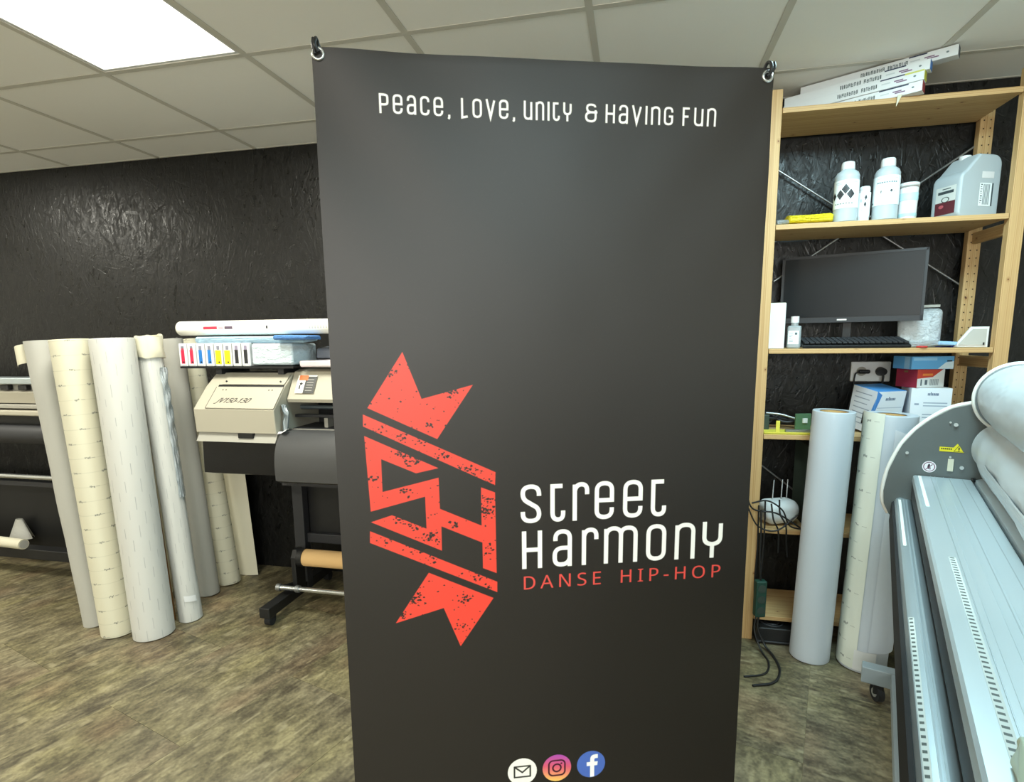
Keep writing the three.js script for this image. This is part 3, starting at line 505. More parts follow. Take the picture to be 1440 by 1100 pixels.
  // loose paper strips and hoses between cover and slot
  part('hose_bundle', T(jitter(merge([0, 1, 2].map(k => tube([[-1.545, 1.07, -2.24 - 0.01 * k], [-1.528 + 0.006 * k, 1.03, -2.235], [-1.535 + 0.008 * k, 0.99, -2.23], [-1.525, 0.955, -2.225]], 0.006, 20, 6))), 0.006, 30)), M.aluDark, g);
  part('paper_scrap', T(jitter(sheet((u, v) => V(-1.555 + 0.05 * u, 0.956 - 0.012 * v + 0.015 * u, -2.215 + 0.02 * v), 6, 4, 0.001), 0.012, 40)), M.white, g);
  // warning sticker
  const stick = canvasTex(256, 320, (x, w, h) => { x.fillStyle = '#e9e7de'; x.fillRect(0, 0, w, h); x.fillStyle = '#3a3a38'; x.fillRect(110, 20, 146, 300); x.fillStyle = '#d06a35'; x.fillRect(20, 0, 120, 90); x.fillStyle = '#f0eee6'; x.fillRect(20, 95, 85, 220); x.fillStyle = '#1d1d1d'; x.beginPath(); x.arc(62, 150, 22, 0, 7); x.fill(); x.fillRect(40, 175, 20, 70); for (let k = 0; k < 5; k++) { x.fillStyle = '#8d8d88'; x.fillRect(135, 70 + k * 48, 90, 14); } });
  part('warning_sticker', T(sheet((u, v) => V(-1.515 + 0.095 * u, 1.117 + 0.078 * v, -2.3 - 0.0472 * v).add(V(0, 0.003, 0.006)), 1, 1, 0.0006, [0.1, 0.1])), S({ map: stick, roughness: 0.4 }), g).userData.label = 'orange and black warning sticker';
  // legs and feet
  for (const lx of [-1.70, -0.35]) {
    part('leg', T(rbox(0.06, 0.70, 0.05, 0.004, lx, 0.40, -2.56)), M.charcoal, g);
    part('foot', T(rbox(0.055, 0.05, 0.62, 0.004, lx, 0.075, -2.52)), M.black, g);
    const c = part('castor', T(new THREE.CylinderGeometry(0.026, 0.026, 0.03, 20).rotateZ(Math.PI / 2).translate(lx, 0.0265, -2.25)), M.rubber, g); part('castor_fork', T(bx(0.042, 0.02, 0.04, lx, 0.05, -2.25)), M.black, c);
    part('castor', T(new THREE.CylinderGeometry(0.026, 0.026, 0.03, 20).rotateZ(Math.PI / 2).translate(lx, 0.0265, -2.78)), M.rubber, g);
    part('take_up_bracket', T(profX([[-2.50, 0.10], [-2.43, 0.10], [-2.425, 0.27], [-2.445, 0.305], [-2.485, 0.305], [-2.505, 0.27]], lx + 0.015, lx + 0.04, 0.003)), M.black, g);
  }
  part('cross_beam', T(rbox(1.30, 0.05, 0.03, 0.004, -1.03, 0.33, -2.575)), M.charcoal, g);
  part('rear_panel', T(bx(1.38, 0.40, 0.01, -1.03, 0.53, -2.60)), M.black, g);
  part('guide_bar', T(rod(V(-1.735, 0.135, -2.37), V(-0.30, 0.135, -2.37), 0.0125, 16)), M.chrome, g).userData.label = 'chrome guide bar';
  for (const bxp of [-1.725, -1.62]) part('bar_collar', T(rod(V(bxp - 0.01, 0.135, -2.37), V(bxp + 0.01, 0.135, -2.37), 0.018, 16)), M.steel, g);
  part('bar_arm', T(rod(V(-1.70, 0.10, -2.52), V(-1.70, 0.135, -2.37), 0.014, 10)), M.black, g);
  // ink tray on the rear bracket
  part('ink_tray', T(bx(0.60, 0.009, 0.22, -1.815, 1.2365, -2.41)), M.black, g);
  for (const q of [-1.93, -1.60]) part('tray_bracket', T(bx(0.03, 0.03, 0.2, q, 1.2185, -2.43)), M.charcoal, g);
  // take-up core
  const core = thing('take_up_core', 'brown cardboard core on the printer take-up above the chrome bar', 'cardboard core', [-1.64, 0.262, -2.465]);
  part('tube', rod(V(0, 0, 0), V(1.25, 0, 0), 0.043, 32), M.kraft, core);
  part('end_flange', rod(V(-0.018, 0, 0), V(0.012, 0, 0), 0.047, 28), M.black, core);
}
// ink cartridges
{
  const cols = ['#c92a4a', '#c92a4a', '#2273bd', '#2273bd', '#f2dc1a', '#f2dc1a', '#26262a', '#26262a'], words = ['magenta', 'magenta', 'blue', 'blue', 'yellow', 'yellow', 'black', 'black'];
  for (let k = 0; k < 8; k++) {
    const x = -2.098 + k * 0.0485, near = ['at the open end of the tray', 'next to a blue one', 'next to a magenta one', 'next to a yellow one', 'next to a blue one', 'next to a black one', 'next to a yellow one', 'next to the plastic-wrapped box'][k], g = thing('ink_cartridge', `white ink cartridge with ${words[k]} label strip, ${near}`, 'ink cartridge', [x, 1.2411, -2.405], 0, 'ink cartridges in the printer tray');
    part('case', rbox(0.043, 0.108, 0.2, 0.004, 0, 0.054, 0), M.white, g);
    const t = canvasTex(64, 192, (c, w, h) => { c.fillStyle = '#e2e4e6'; c.fillRect(0, 0, w, h); const yel = k === 4 || k === 5; c.fillStyle = cols[k]; if (yel) c.fillRect(4, 56, 56, 132); else c.fillRect(16, 50, 34, 132); c.fillStyle = k > 5 ? '#8a8498' : '#7c7f8c'; c.fillRect(20, 14, 28, 38); c.fillStyle = '#b24a5a'; if (k < 2) c.fillRect(20, 34, 28, 20); c.fillStyle = '#20222a'; c.beginPath(); c.arc(36, 168, 8, 0, 7); c.fill(); });
    part('label_strip', sheet((u, v) => V(-0.018 + 0.036 * u, 0.008 + 0.094 * v, 0.1008), 1, 1, 0.0008, [0.02, 0.02]), S({ map: t, roughness: 0.4 }), g);
  }
  const w = thing('wrapped_box', 'pale box in wrinkled plastic beside the black ink cartridges', 'box', [-1.630, 1.2411, -2.41]);
  part('box', rbox(0.19, 0.09, 0.185, 0.004, 0, 0.05, 0), M.white, w);
  part('plastic_wrap', jitter(new RoundedBoxGeometry(0.21, 0.100, 0.205, 6, 0.012).translate(0.004, 0.0535, 0), 0.004, 30), S({ color: '#c6d5db', roughness: 0.4, bumpMap: crumple, bumpScale: 0.006 }), w);
}
{ // rolls and blue film lying on the tray
  const t = canvasTex(1024, 128, (x, w, h) => { x.fillStyle = '#eceade'; x.fillRect(0, 0, w, h); for (const [p, c, l] of [[120, '#c03048', 60], [186, '#b9a0a8', 20], [212, '#5a4a5a', 34], [270, '#d8d4c2', 80], [500, '#d0d2cc', 14], [640, '#d6d6d0', 8]]) { x.fillStyle = c; x.fillRect(p, 60, l, 8); } x.fillStyle = '#3a3a40'; x.fillRect(386, 60, 8, 8); x.fillStyle = '#b8b8b4'; for (let k = 0; k < 8; k++) x.fillRect(560 + k * 11, 50, 7, 20); });
  const g = thing('long_tube', 'long white printed tube lying on top of the ink cartridges', 'tube', [-1.62, 1.4205, -2.39]);
  const body = rod(V(-0.55, 0, 0), V(0.75, 0, 0), 0.034, 32); { const p = body.attributes.position, uv = []; for (let i = 0; i < p.count; i++) uv.push((p.getX(i) + 0.55) / 1.3, 0.5 + Math.atan2(p.getY(i), p.getZ(i)) / (2 * Math.PI) ); body.setAttribute('uv', new THREE.Float32BufferAttribute(uv, 2)); }
  part('tube_body', body, S({ map: t, roughness: 0.45 }), g);
  part('end_cap', new THREE.SphereGeometry(0.0335, 24, 12).scale(0.45, 1, 1).translate(-0.55, 0, 0), M.cream, g);
  const f = thing('blue_film', 'crumpled light blue plastic film under the long white tube', 'film', [-1.80, 1.3495, -2.40]);
  part('film_bundle', jitter(new RoundedBoxGeometry(0.58, 0.028, 0.13, 8, 0.012).translate(0.05, 0.0155, 0.02), 0.010, 20), M.blueTissue, f);
  part('film_fold', jitter(new RoundedBoxGeometry(0.17, 0.018, 0.12, 6, 0.008).translate(0.30, 0.020, 0.07), 0.010, 26), S({ color: '#4f86c8', roughness: 0.6, bumpMap: crumple, bumpScale: 0.008 }), f).userData.label = 'deeper blue folded end';
  // papers on the carriage cover
  const p = thing('paper_pile', 'pile of pinkish white paper and grey plastic on the printer cover', 'papers', [-1.285, 1.2345, -2.43]);
  part('papers', jitter(new RoundedBoxGeometry(0.46, 0.03, 0.16, 6, 0.008).translate(0.02, 0.017, 0.03), 0.008, 20), S({ color: '#d8cfd2', roughness: 0.7 }), p);
  part('plastic_sheet', jitter(new RoundedBoxGeometry(0.46, 0.055, 0.1, 6, 0.01).translate(0.04, 0.06, -0.05), 0.012, 16), S({ color: '#6f737c', roughness: 0.35 }), p);
  part('yellow_card', bx(0.12, 0.002, 0.06, 0.09, 0.062, 0.03).rotateX(0.5).translate(0, 0.0, 0.0), M.yellowCard, p);
}

// ------------------------------------------------------------------ second machine at the far left
{
  const g = thing('cutting_plotter', 'grey and black plotter with aluminium rails behind the standing rolls', 'plotter', [-3.9, 0, -2.6]);
  const o = [3.9, 0, 2.6], T = q => q.translate(...o), a = -4.9, b = -3.02, w = b - a, c = (a + b) / 2;
  part('top_rail', T(rbox(w, 0.035, 0.12, 0.006, c, 1.150, -2.56)), M.alu, g);
  part('tool_recess', T(bx(w, 0.05, 0.06, c, 1.110, -2.575)), M.machineGrey, g);
  for (const x of [-3.50, -3.37, -3.24, -3.75]) part('pinch_lever', T(rbox(0.06, 0.03, 0.03, 0.006, x, 1.112, -2.525)), M.black, g);
  part('front_cover', T(profX([[-2.50, 1.03], [-2.485, 1.085], [-2.55, 1.09], [-2.66, 1.09], [-2.66, 1.03]], a, b, 0.003)), M.machine, g);
  part('rail', T(rbox(w, 0.022, 0.06, 0.005, c, 1.010, -2.50)), M.machineGrey, g);
  part('rail', T(rbox(w, 0.03, 0.06, 0.008, c, 0.975, -2.485)), M.machine, g);
  part('body', T(bx(w, 0.13, 0.16, c, 0.89, -2.60)), M.black, g);
  part('roller', T(rod(V(a, 0.85, -2.50), V(b, 0.85, -2.50), 0.055, 28)), M.charcoal, g);
  part('lower_bar', T(rod(V(a, 0.60, -2.50), V(b, 0.60, -2.50), 0.014, 14)), M.chrome, g);
  part('lower_bar', T(rbox(w, 0.03, 0.03, 0.004, c, 0.555, -2.52)), M.charcoal, g);
  part('catch_bin', T(bx(w - 0.05, 0.40, 0.14, c - 0.03, 0.30, -2.75)), M.black, g);
  for (const x of [-3.11, -4.8]) { part('leg', T(rbox(0.05, 0.78, 0.06, 0.004, x, 0.46, -2.60)), M.charcoal, g); part('foot', T(rbox(0.06, 0.07, 0.26, 0.005, x, 0.036, -2.70)), M.black, g); }
  part('base_beam', T(rbox(w, 0.06, 0.07, 0.004, c, 0.135, -2.52)), M.black, g);
  const t = thing('paper_tube', 'short white tube lying on the base beam of the plotter', 'tube', [-3.78, 0.1955, -2.50], -0.06);
  part('tube_body', rod(V(-0.35, 0, 0), V(0.30, 0, 0), 0.03, 24), M.cream, t); part('end_ring', rod(V(0.296, 0, 0), V(0.303, 0, 0), 0.024, 20), M.paperGrey, t);
  const cs = thing('paper_cone', 'pale curled paper standing under the plotter rail', 'paper', [-3.70, 0.166, -2.545]);
  part('curl', sheet((u, v) => { const A = u * 5.6, r = 0.012 + 0.03 * (1 - v); return V(r * Math.cos(A) * 2, 0.002 + v * 0.12, -0.09 + r * Math.sin(A)); }, 30, 6, 0.001), M.paperGrey, cs);
}

// ------------------------------------------------------------------ wooden shelf unit
const SF = -2.56, SB = -2.865, SX0 = 0.486, SX1 = 1.398, LEV = [2.237, 1.797, 1.300, 0.938, 0.521, 0.118];
{
  const g = thing('wooden_shelf', 'tall open pine shelf unit with perforated posts and metal cross braces', 'shelf', [0.942, 0, -2.7125]);
  const T = q => q.translate(-0.942, 0, 2.7125), H = 2.306, PW = 0.034, PD = 0.05;
  for (const [x, z] of [[SX0 + PD / 2, SF - PW / 2], [SX1 - PD / 2, SF - PW / 2], [SX0 + PD / 2, SB + PW / 2], [SX1 - PD / 2, SB + PW / 2]]) {
    const p = part('post', T(boxUV(rbox(PD, H, PW, 0.003, x, H / 2, z), 'y', rnd() * 2, rnd())), pine, g);
    if (z > -2.7) continue;
    const holes = []; for (let y = 0.1; y < 2.25; y += 0.032) for (const dx of [-0.012, 0.012]) holes.push(new THREE.CylinderGeometry(0.0028, 0.0028, 0.0014, 8).rotateX(Math.PI / 2).translate(x + dx, y, z + PW / 2));
    part('peg_holes', T(merge(holes)), M.hole, p).userData.kind = 'stuff';
  }
  for (const x of [SX0 + PD / 2, SX1 - PD / 2]) for (const y of [0.06, 0.62, 1.240, 1.748]) part('side_rail', T(boxUV(rbox(0.02, 0.045, SF - SB - 2 * PW, 0.002, x, y, (SF + SB) / 2), 'z', rnd() * 2, rnd())), pine, g);
  for (const y of LEV) {
    part('shelf_board', T(boxUV(rbox(SX1 - SX0 - 2 * PD - 0.004, 0.02, SF - SB - 0.004, 0.002, 0.942, y - 0.01, (SF + SB) / 2 + 0.001), 'x', rnd() * 2, rnd())), pine, g);
  }
  const bz = SB + 0.004;
  const ends = [[atZ(1092, 238, bz - 0.008), atZ(1352, 402, bz - 0.008)], [atZ(1372, 205, bz), atZ(1088, 396, bz)], [V(0.52, 0.80, bz), V(1.36, 0.15, bz)]];
  for (const [a, b] of ends) part('cross_brace', T(rod(a, b, 0.0042, 8)), M.steel, g);
}
// wall socket with plugs
{
  const g = thing('wall_socket', 'white double wall socket on the black wall under the monitor shelf', 'socket', [1.043, 1.143, WALL]);
  part('plate', rbox(0.162, 0.09, 0.012, 0.004, 0, 0.045, 0.0065), M.white, g);
  for (const x of [-0.038, 0.038]) part('socket_well', new THREE.CylinderGeometry(0.021, 0.021, 0.003, 28).rotateX(Math.PI / 2).translate(x, 0.046, 0.0125), M.machineGrey, g);
  const a = thing('plug', 'flat black plug lying sideways in the left well of the wall socket', 'plug', [1.005, 1.189, WALL + 0.0145]);
  part('body', rbox(0.046, 0.018, 0.03, 0.007, 0.004, 0, 0.015), M.black, a); part('cable', tube([[-0.015, -0.003, 0.018], [-0.028, -0.006, 0.018], [-0.033, -0.03, 0.016], [-0.034, -0.08, 0.014], [-0.06, -0.24, 0.02]], 0.0035, 30), M.black, a);
  const b = thing('plug', 'round black plug in the right well of the wall socket', 'plug', [1.081, 1.189, WALL + 0.0145]);
  part('body', rod(V(0, 0, 0), V(0, 0, 0.035), 0.02, 20, 0.016), M.black, b); part('cable', tube([[0, -0.004, 0.03], [0.001, -0.02, 0.034], [0.001, -0.06, 0.028], [-0.01, -0.24, 0.025]], 0.005, 24), M.black, b);
}
// ------------------------------------------------------------------ things on the shelf
// long boxes on top
{
  const ends = ['#8a2f33', '#b9bb3c', '#3f6fae', '#39424a'], names = ['dark red', 'yellow', 'blue', 'grey'];
  const hs = 0.0364, ws = 0.046, y0 = LEV[0] + 0.0006;
  const specs = [{ R: V(1.012, 0, -2.537), L: V(0.60, 0, -2.790) }, { R: V(1.014, 0, -2.535), L: V(0.595, 0, -2.785) }, { R: V(1.034, 0, -2.545), L: V(0.60, 0, -2.800) }, { R: V(1.118, 0, -2.540), L: V(0.66, 0, -2.800) }];
  const labelOf = ['lowest long white box on top of the shelf, dark red end', 'second long white box up on top of the shelf, yellow end', 'third long white box up on top of the shelf, blue end', 'topmost long white box on the shelf, reaching furthest past the edge'];
  specs.forEach((s, k) => {
    const y = y0 + k * (hs + 0.0006), d = V(s.R.x - s.L.x, 0, s.R.z - s.L.z), len = d.length(), turn = Math.atan2(-d.z, d.x);
    const g = thing('long_box', labelOf[k], 'box', [(s.R.x + s.L.x) / 2, y, (s.R.z + s.L.z) / 2], turn, 'long boxes on the shelf top');
    part('carton', rbox(len, hs, ws, 0.0015, 0, hs / 2, 0, 1), M.white, g);
    const t = canvasTex(1024, 96, (x, w, h) => {
      x.fillStyle = '#dfe4e6'; x.fillRect(0, 0, w, h); x.fillStyle = '#3b4a4c';
      let p = 430; for (let q = 0; q < 17; q++) { const ww = rr(10, 18); if (q !== 9) { x.fillRect(p, 30, 4, 40); x.fillRect(p, 30 + 34 * (q % 2), ww - 3, 7); x.fillRect(p + ww - 7, 34, 4, 34); if (q % 3) x.fillRect(p, 46, ww - 4, 6); } p += ww + 3; }
      x.fillStyle = '#28324e'; x.fillRect(735, 0, 200 - 30 * k, 12); x.fillStyle = '#7a5a78'; x.fillRect(830, 40, 60, 12); x.fillRect(845, 56, 70, 12); x.fillStyle = '#6b7c80'; x.beginPath(); x.arc(965, 46, 9, 0, 7); x.fill(); x.fillStyle = '#c5cdd0'; x.fillRect(745, 40, 60, 14);
      if (k === 1) { x.fillStyle = '#c9cc66'; x.fillRect(900, 0, 124, 16); }
    });
    part('print', sheet((u, v) => V((u - 0.5) * len * 0.996, 0.001 + v * (hs - 0.002), ws / 2 + 0.0006), 1, 1, 0.0006, [0.01, 0.5]), S({ map: t, roughness: 0.5 }), g);
    part('end_flap', bx(0.0012, hs - 0.004, ws - 0.004, len / 2 + 0.0006, hs / 2, 0), S({ color: ends[k], roughness: 0.55 }), g).userData.label = `${names[k]} end flap`;
    if (k === 0) part('loose_tab', sheet((u, v) => V(len / 2 - 0.075 + 0.016 * u * (1 - v), 0.004 - 0.045 * v, ws / 2 + 0.002 + 0.012 * v), 4, 6, 0.0008), M.cream, g);
  });
}
// bottles on the second board
function bottle(name, label, x, z, r, h, capR, capH, mat, labDraw, y0, y1, liquid, spin = 0) {
  const g = thing(name, label, 'bottle', [x, LEV[1] + 0.0005, z], Math.atan2(-x, -z) + spin), hb = h - capH;
  part('body', lathe([[0, 0], [r - 0.004, 0], [r, 0.005], [r, hb * 0.80], [r * 0.985, hb * 0.84], [r, hb * 0.87], [r * 0.86, hb * 0.94], [capR * 1.02, hb * 0.985], [capR * 0.9, hb]], 40), mat, g);
  if (liquid) part('liquid', lathe([[0, 0.004], [r - 0.003, 0.004], [r - 0.002, liquid], [0, liquid]], 32), M.liquid, g);
  part('cap', lathe([[0, hb + capH], [capR * 0.86, hb + capH], [capR * 0.95, hb + capH - 0.003], [capR, hb + capH * 0.5], [capR * 1.02, hb], [capR * 0.8, hb - 0.002], [0, hb - 0.002]], 28), M.white, g);
  if (labDraw) { const t = canvasTex(512, 320, labDraw); part('paper_label', sheet((u, v) => { const a = -1.45 + u * 2.9; return V((r + 0.0008) * Math.sin(a), y0 + v * (y1 - y0), (r + 0.0008) * Math.cos(a)); }, 28, 2, 0.0005, [0.02, 0.02]), S({ map: t, roughness: 0.5 }), g); }
  return g;
}
const diamond = (x, cx, cy, s, fill, line) => { x.beginPath(); x.moveTo(cx, cy - s); x.lineTo(cx + s, cy); x.lineTo(cx, cy + s); x.lineTo(cx - s, cy); x.closePath(); if (fill) { x.fillStyle = fill; x.fill(); } if (line) { x.strokeStyle = line; x.lineWidth = 4; x.stroke(); } };
{
  const z = SF - 0.05;
  bottle('chemical_bottle', 'translucent bottle with white cap and large black diamond symbols on its label', 0.802, z, 0.043, 0.231, 0.024, 0.028, M.hdpe, (x, w, h) => { x.fillStyle = '#e4ecee'; x.fillRect(0, 0, w, h); x.fillStyle = '#b9c6c8'; x.fillRect(80, 26, 340, 8); x.fillRect(80, 44, 250, 6); diamond(x, 170, 165, 58, '#2a2d30'); diamond(x, 245, 105, 58, '#2a2d30'); diamond(x, 320, 165, 58, '#2a2d30'); diamond(x, 60, 175, 48, '#1e2124'); x.strokeStyle = '#dfe6e8'; x.lineWidth = 4; diamond(x, 245, 105, 40, null, '#4a4e52'); diamond(x, 170, 165, 40, null, '#4a4e52'); x.fillStyle = '#75807c'; for (let k = 0; k < 7; k++) x.fillRect(90 + k * 40, 262, 28, 14); }, 0.052, 0.158, 0.045);
  bottle('chemical_bottle', 'slim white bottle with two small black diamonds between the two tall bottles', 0.870, z - 0.005, 0.021, 0.136, 0.019, 0.014, M.white, (x, w, h) => { x.fillStyle = '#e3ebee'; x.fillRect(0, 0, w, h); diamond(x, 300, 70, 40, '#24272a'); diamond(x, 290, 160, 40, '#24272a'); x.fillStyle = '#aeb8bb'; x.fillRect(150, 90, 50, 40); x.fillRect(180, 230, 120, 8); x.fillRect(180, 250, 160, 6); }, 0.02, 0.112, 0);
  bottle('chemical_bottle', 'tall translucent bottle with outlined hazard symbols on its label', 0.944, z, 0.044, 0.234, 0.025, 0.030, M.hdpe, (x, w, h) => { x.fillStyle = '#e2ebee'; x.fillRect(0, 0, w, h); x.fillStyle = '#6f7f86'; for (let k = 0; k < 9; k++) x.fillRect(120 + k * 32, 66, 25, 16); x.fillStyle = '#c3ced2'; x.fillRect(110, 26, 300, 8); x.fillRect(200, 104, 110, 7); diamond(x, 190, 180, 48, '#eef2f2', '#9aa6aa'); diamond(x, 320, 175, 50, '#eef2f2', '#7d898d'); x.fillStyle = '#3c4448'; x.beginPath(); x.arc(325, 170, 16, 0, 7); x.fill(); x.fillRect(182, 160, 14, 30); x.fillStyle = '#3a5560'; x.fillRect(20, 282, 50, 18); }, 0.056, 0.164, 0.052);
  // white tub
  const g = thing('plastic_tub', 'white cylindrical plastic tub beside the tall bottle with outlined symbols', 'tub', [1.024, LEV[1] + 0.0005, z], -0.3);
  part('tub_body', lathe([[0, 0], [0.029, 0], [0.0305, 0.003], [0.032, 0.118], [0, 0.118]], 36), M.white, g);
  part('lid', lathe([[0, 0.137], [0.031, 0.137], [0.034, 0.134], [0.034, 0.120], [0, 0.119]], 36), M.white, g);
  part('band', lathe([[0.0318, 0.07], [0.0324, 0.07], [0.0328, 0.098], [0.0320, 0.098]], 36), S({ color: '#b4d6dd', roughness: 0.5 }), g);
  part('band', lathe([[0.0312, 0.010], [0.0316, 0.010], [0.0318, 0.022], [0.0313, 0.022]], 36), S({ color: '#a9cdd4', roughness: 0.5 }), g);
}
// jerrycan
{
  const g = thing('jerrycan', 'translucent white jerrycan with barcode label on the shelf near the right post', 'jerrycan', [1.258, LEV[1] + 0.0005, -2.690], 0.40);
  const sh = new THREE.Shape(), w = 0.083, h = 0.222; sh.moveTo(-w + 0.02, 0); sh.lineTo(w - 0.02, 0); sh.quadraticCurveTo(w, 0, w, 0.02); sh.lineTo(w, h - 0.035); sh.quadraticCurveTo(w, h, w - 0.035, h); sh.lineTo(-0.01, h); sh.lineTo(-w + 0.02, h - 0.06); sh.quadraticCurveTo(-w, h - 0.07, -w, h - 0.09); sh.lineTo(-w, 0.02); sh.quadraticCurveTo(-w, 0, -w + 0.02, 0);
  part('can_body', new THREE.ExtrudeGeometry(sh, { depth: 0.10, bevelEnabled: true, bevelSize: 0.008, bevelThickness: 0.012, bevelSegments: 4, curveSegments: 10 }).translate(0, 0.008, -0.055), M.hdpe, g);
  part('cap', cyl(0.02, 0.016, 24).translate(0.0, 0.240, -0.02), M.white, g);
  const bt = canvasTex(256, 384, (x, W, H) => { x.fillStyle = '#e6eef0'; x.fillRect(0, 0, W, H); x.fillStyle = '#7f8d92'; for (let k = 0; k < 5; k++) x.fillRect(70 + k * 26, 20, 16, 340); x.fillStyle = '#33434a'; x.fillRect(228, 0, 28, H); for (let k = 0; k < 9; k++) x.fillRect(20, 20 + k * 38, rr(16, 40), rr(8, 20)); });
  part('barcode_label', sheet((u, v) => V(-0.005 + 0.062 * u, 0.045 + 0.085 * v, 0.0575), 1, 1, 0.0006, [0.02, 0.02]), S({ map: bt, roughness: 0.5 }), g);
  part('small_label', sheet((u, v) => V(0.0 + 0.055 * u, 0.148 + 0.024 * v, 0.0575), 1, 1, 0.0006), M.white, g);
  const rt = canvasTex(192, 384, (x, W, H) => { x.fillStyle = '#cfd4d0'; x.fillRect(0, 0, W, H); x.fillStyle = '#5e2a32'; x.fillRect(0, 210, W, 174); x.fillStyle = '#3c474a'; x.fillRect(20, 60, 150, 40); x.fillRect(60, 25, 80, 12); x.strokeStyle = '#2b3a36'; x.lineWidth = 9; x.beginPath(); x.arc(95, 180, 34, 0, 7); x.stroke(); x.fillStyle = '#b85a62'; x.beginPath(); x.arc(60, 270, 24, 0, 7); x.fill(); });
  const fr = part('front_label', sheet((u, v) => V(-0.0918, 0.022 + 0.105 * v, -0.045 + 0.085 * u), 1, 1, 0.0006, [0.02, 0.9]), S({ map: rt, roughness: 0.5 }), g); fr.userData.label = 'red and white label';
}
// yellow cloth
{ const g = thing('yellow_bag', 'folded bright yellow plastic bag lying beside the bottle with black diamonds', 'bag', [0.665, LEV[1] + 0.011, -2.65]); part('folds', jitter(new RoundedBoxGeometry(0.18, 0.026, 0.12, 8, 0.012).translate(0.005, 0.013, 0), 0.015, 40), M.yellow, g); part('clear_edge', jitter(new RoundedBoxGeometry(0.05, 0.016, 0.1, 5, 0.007).translate(-0.095, 0.006, 0.01), 0.008, 26), M.bag, g); }

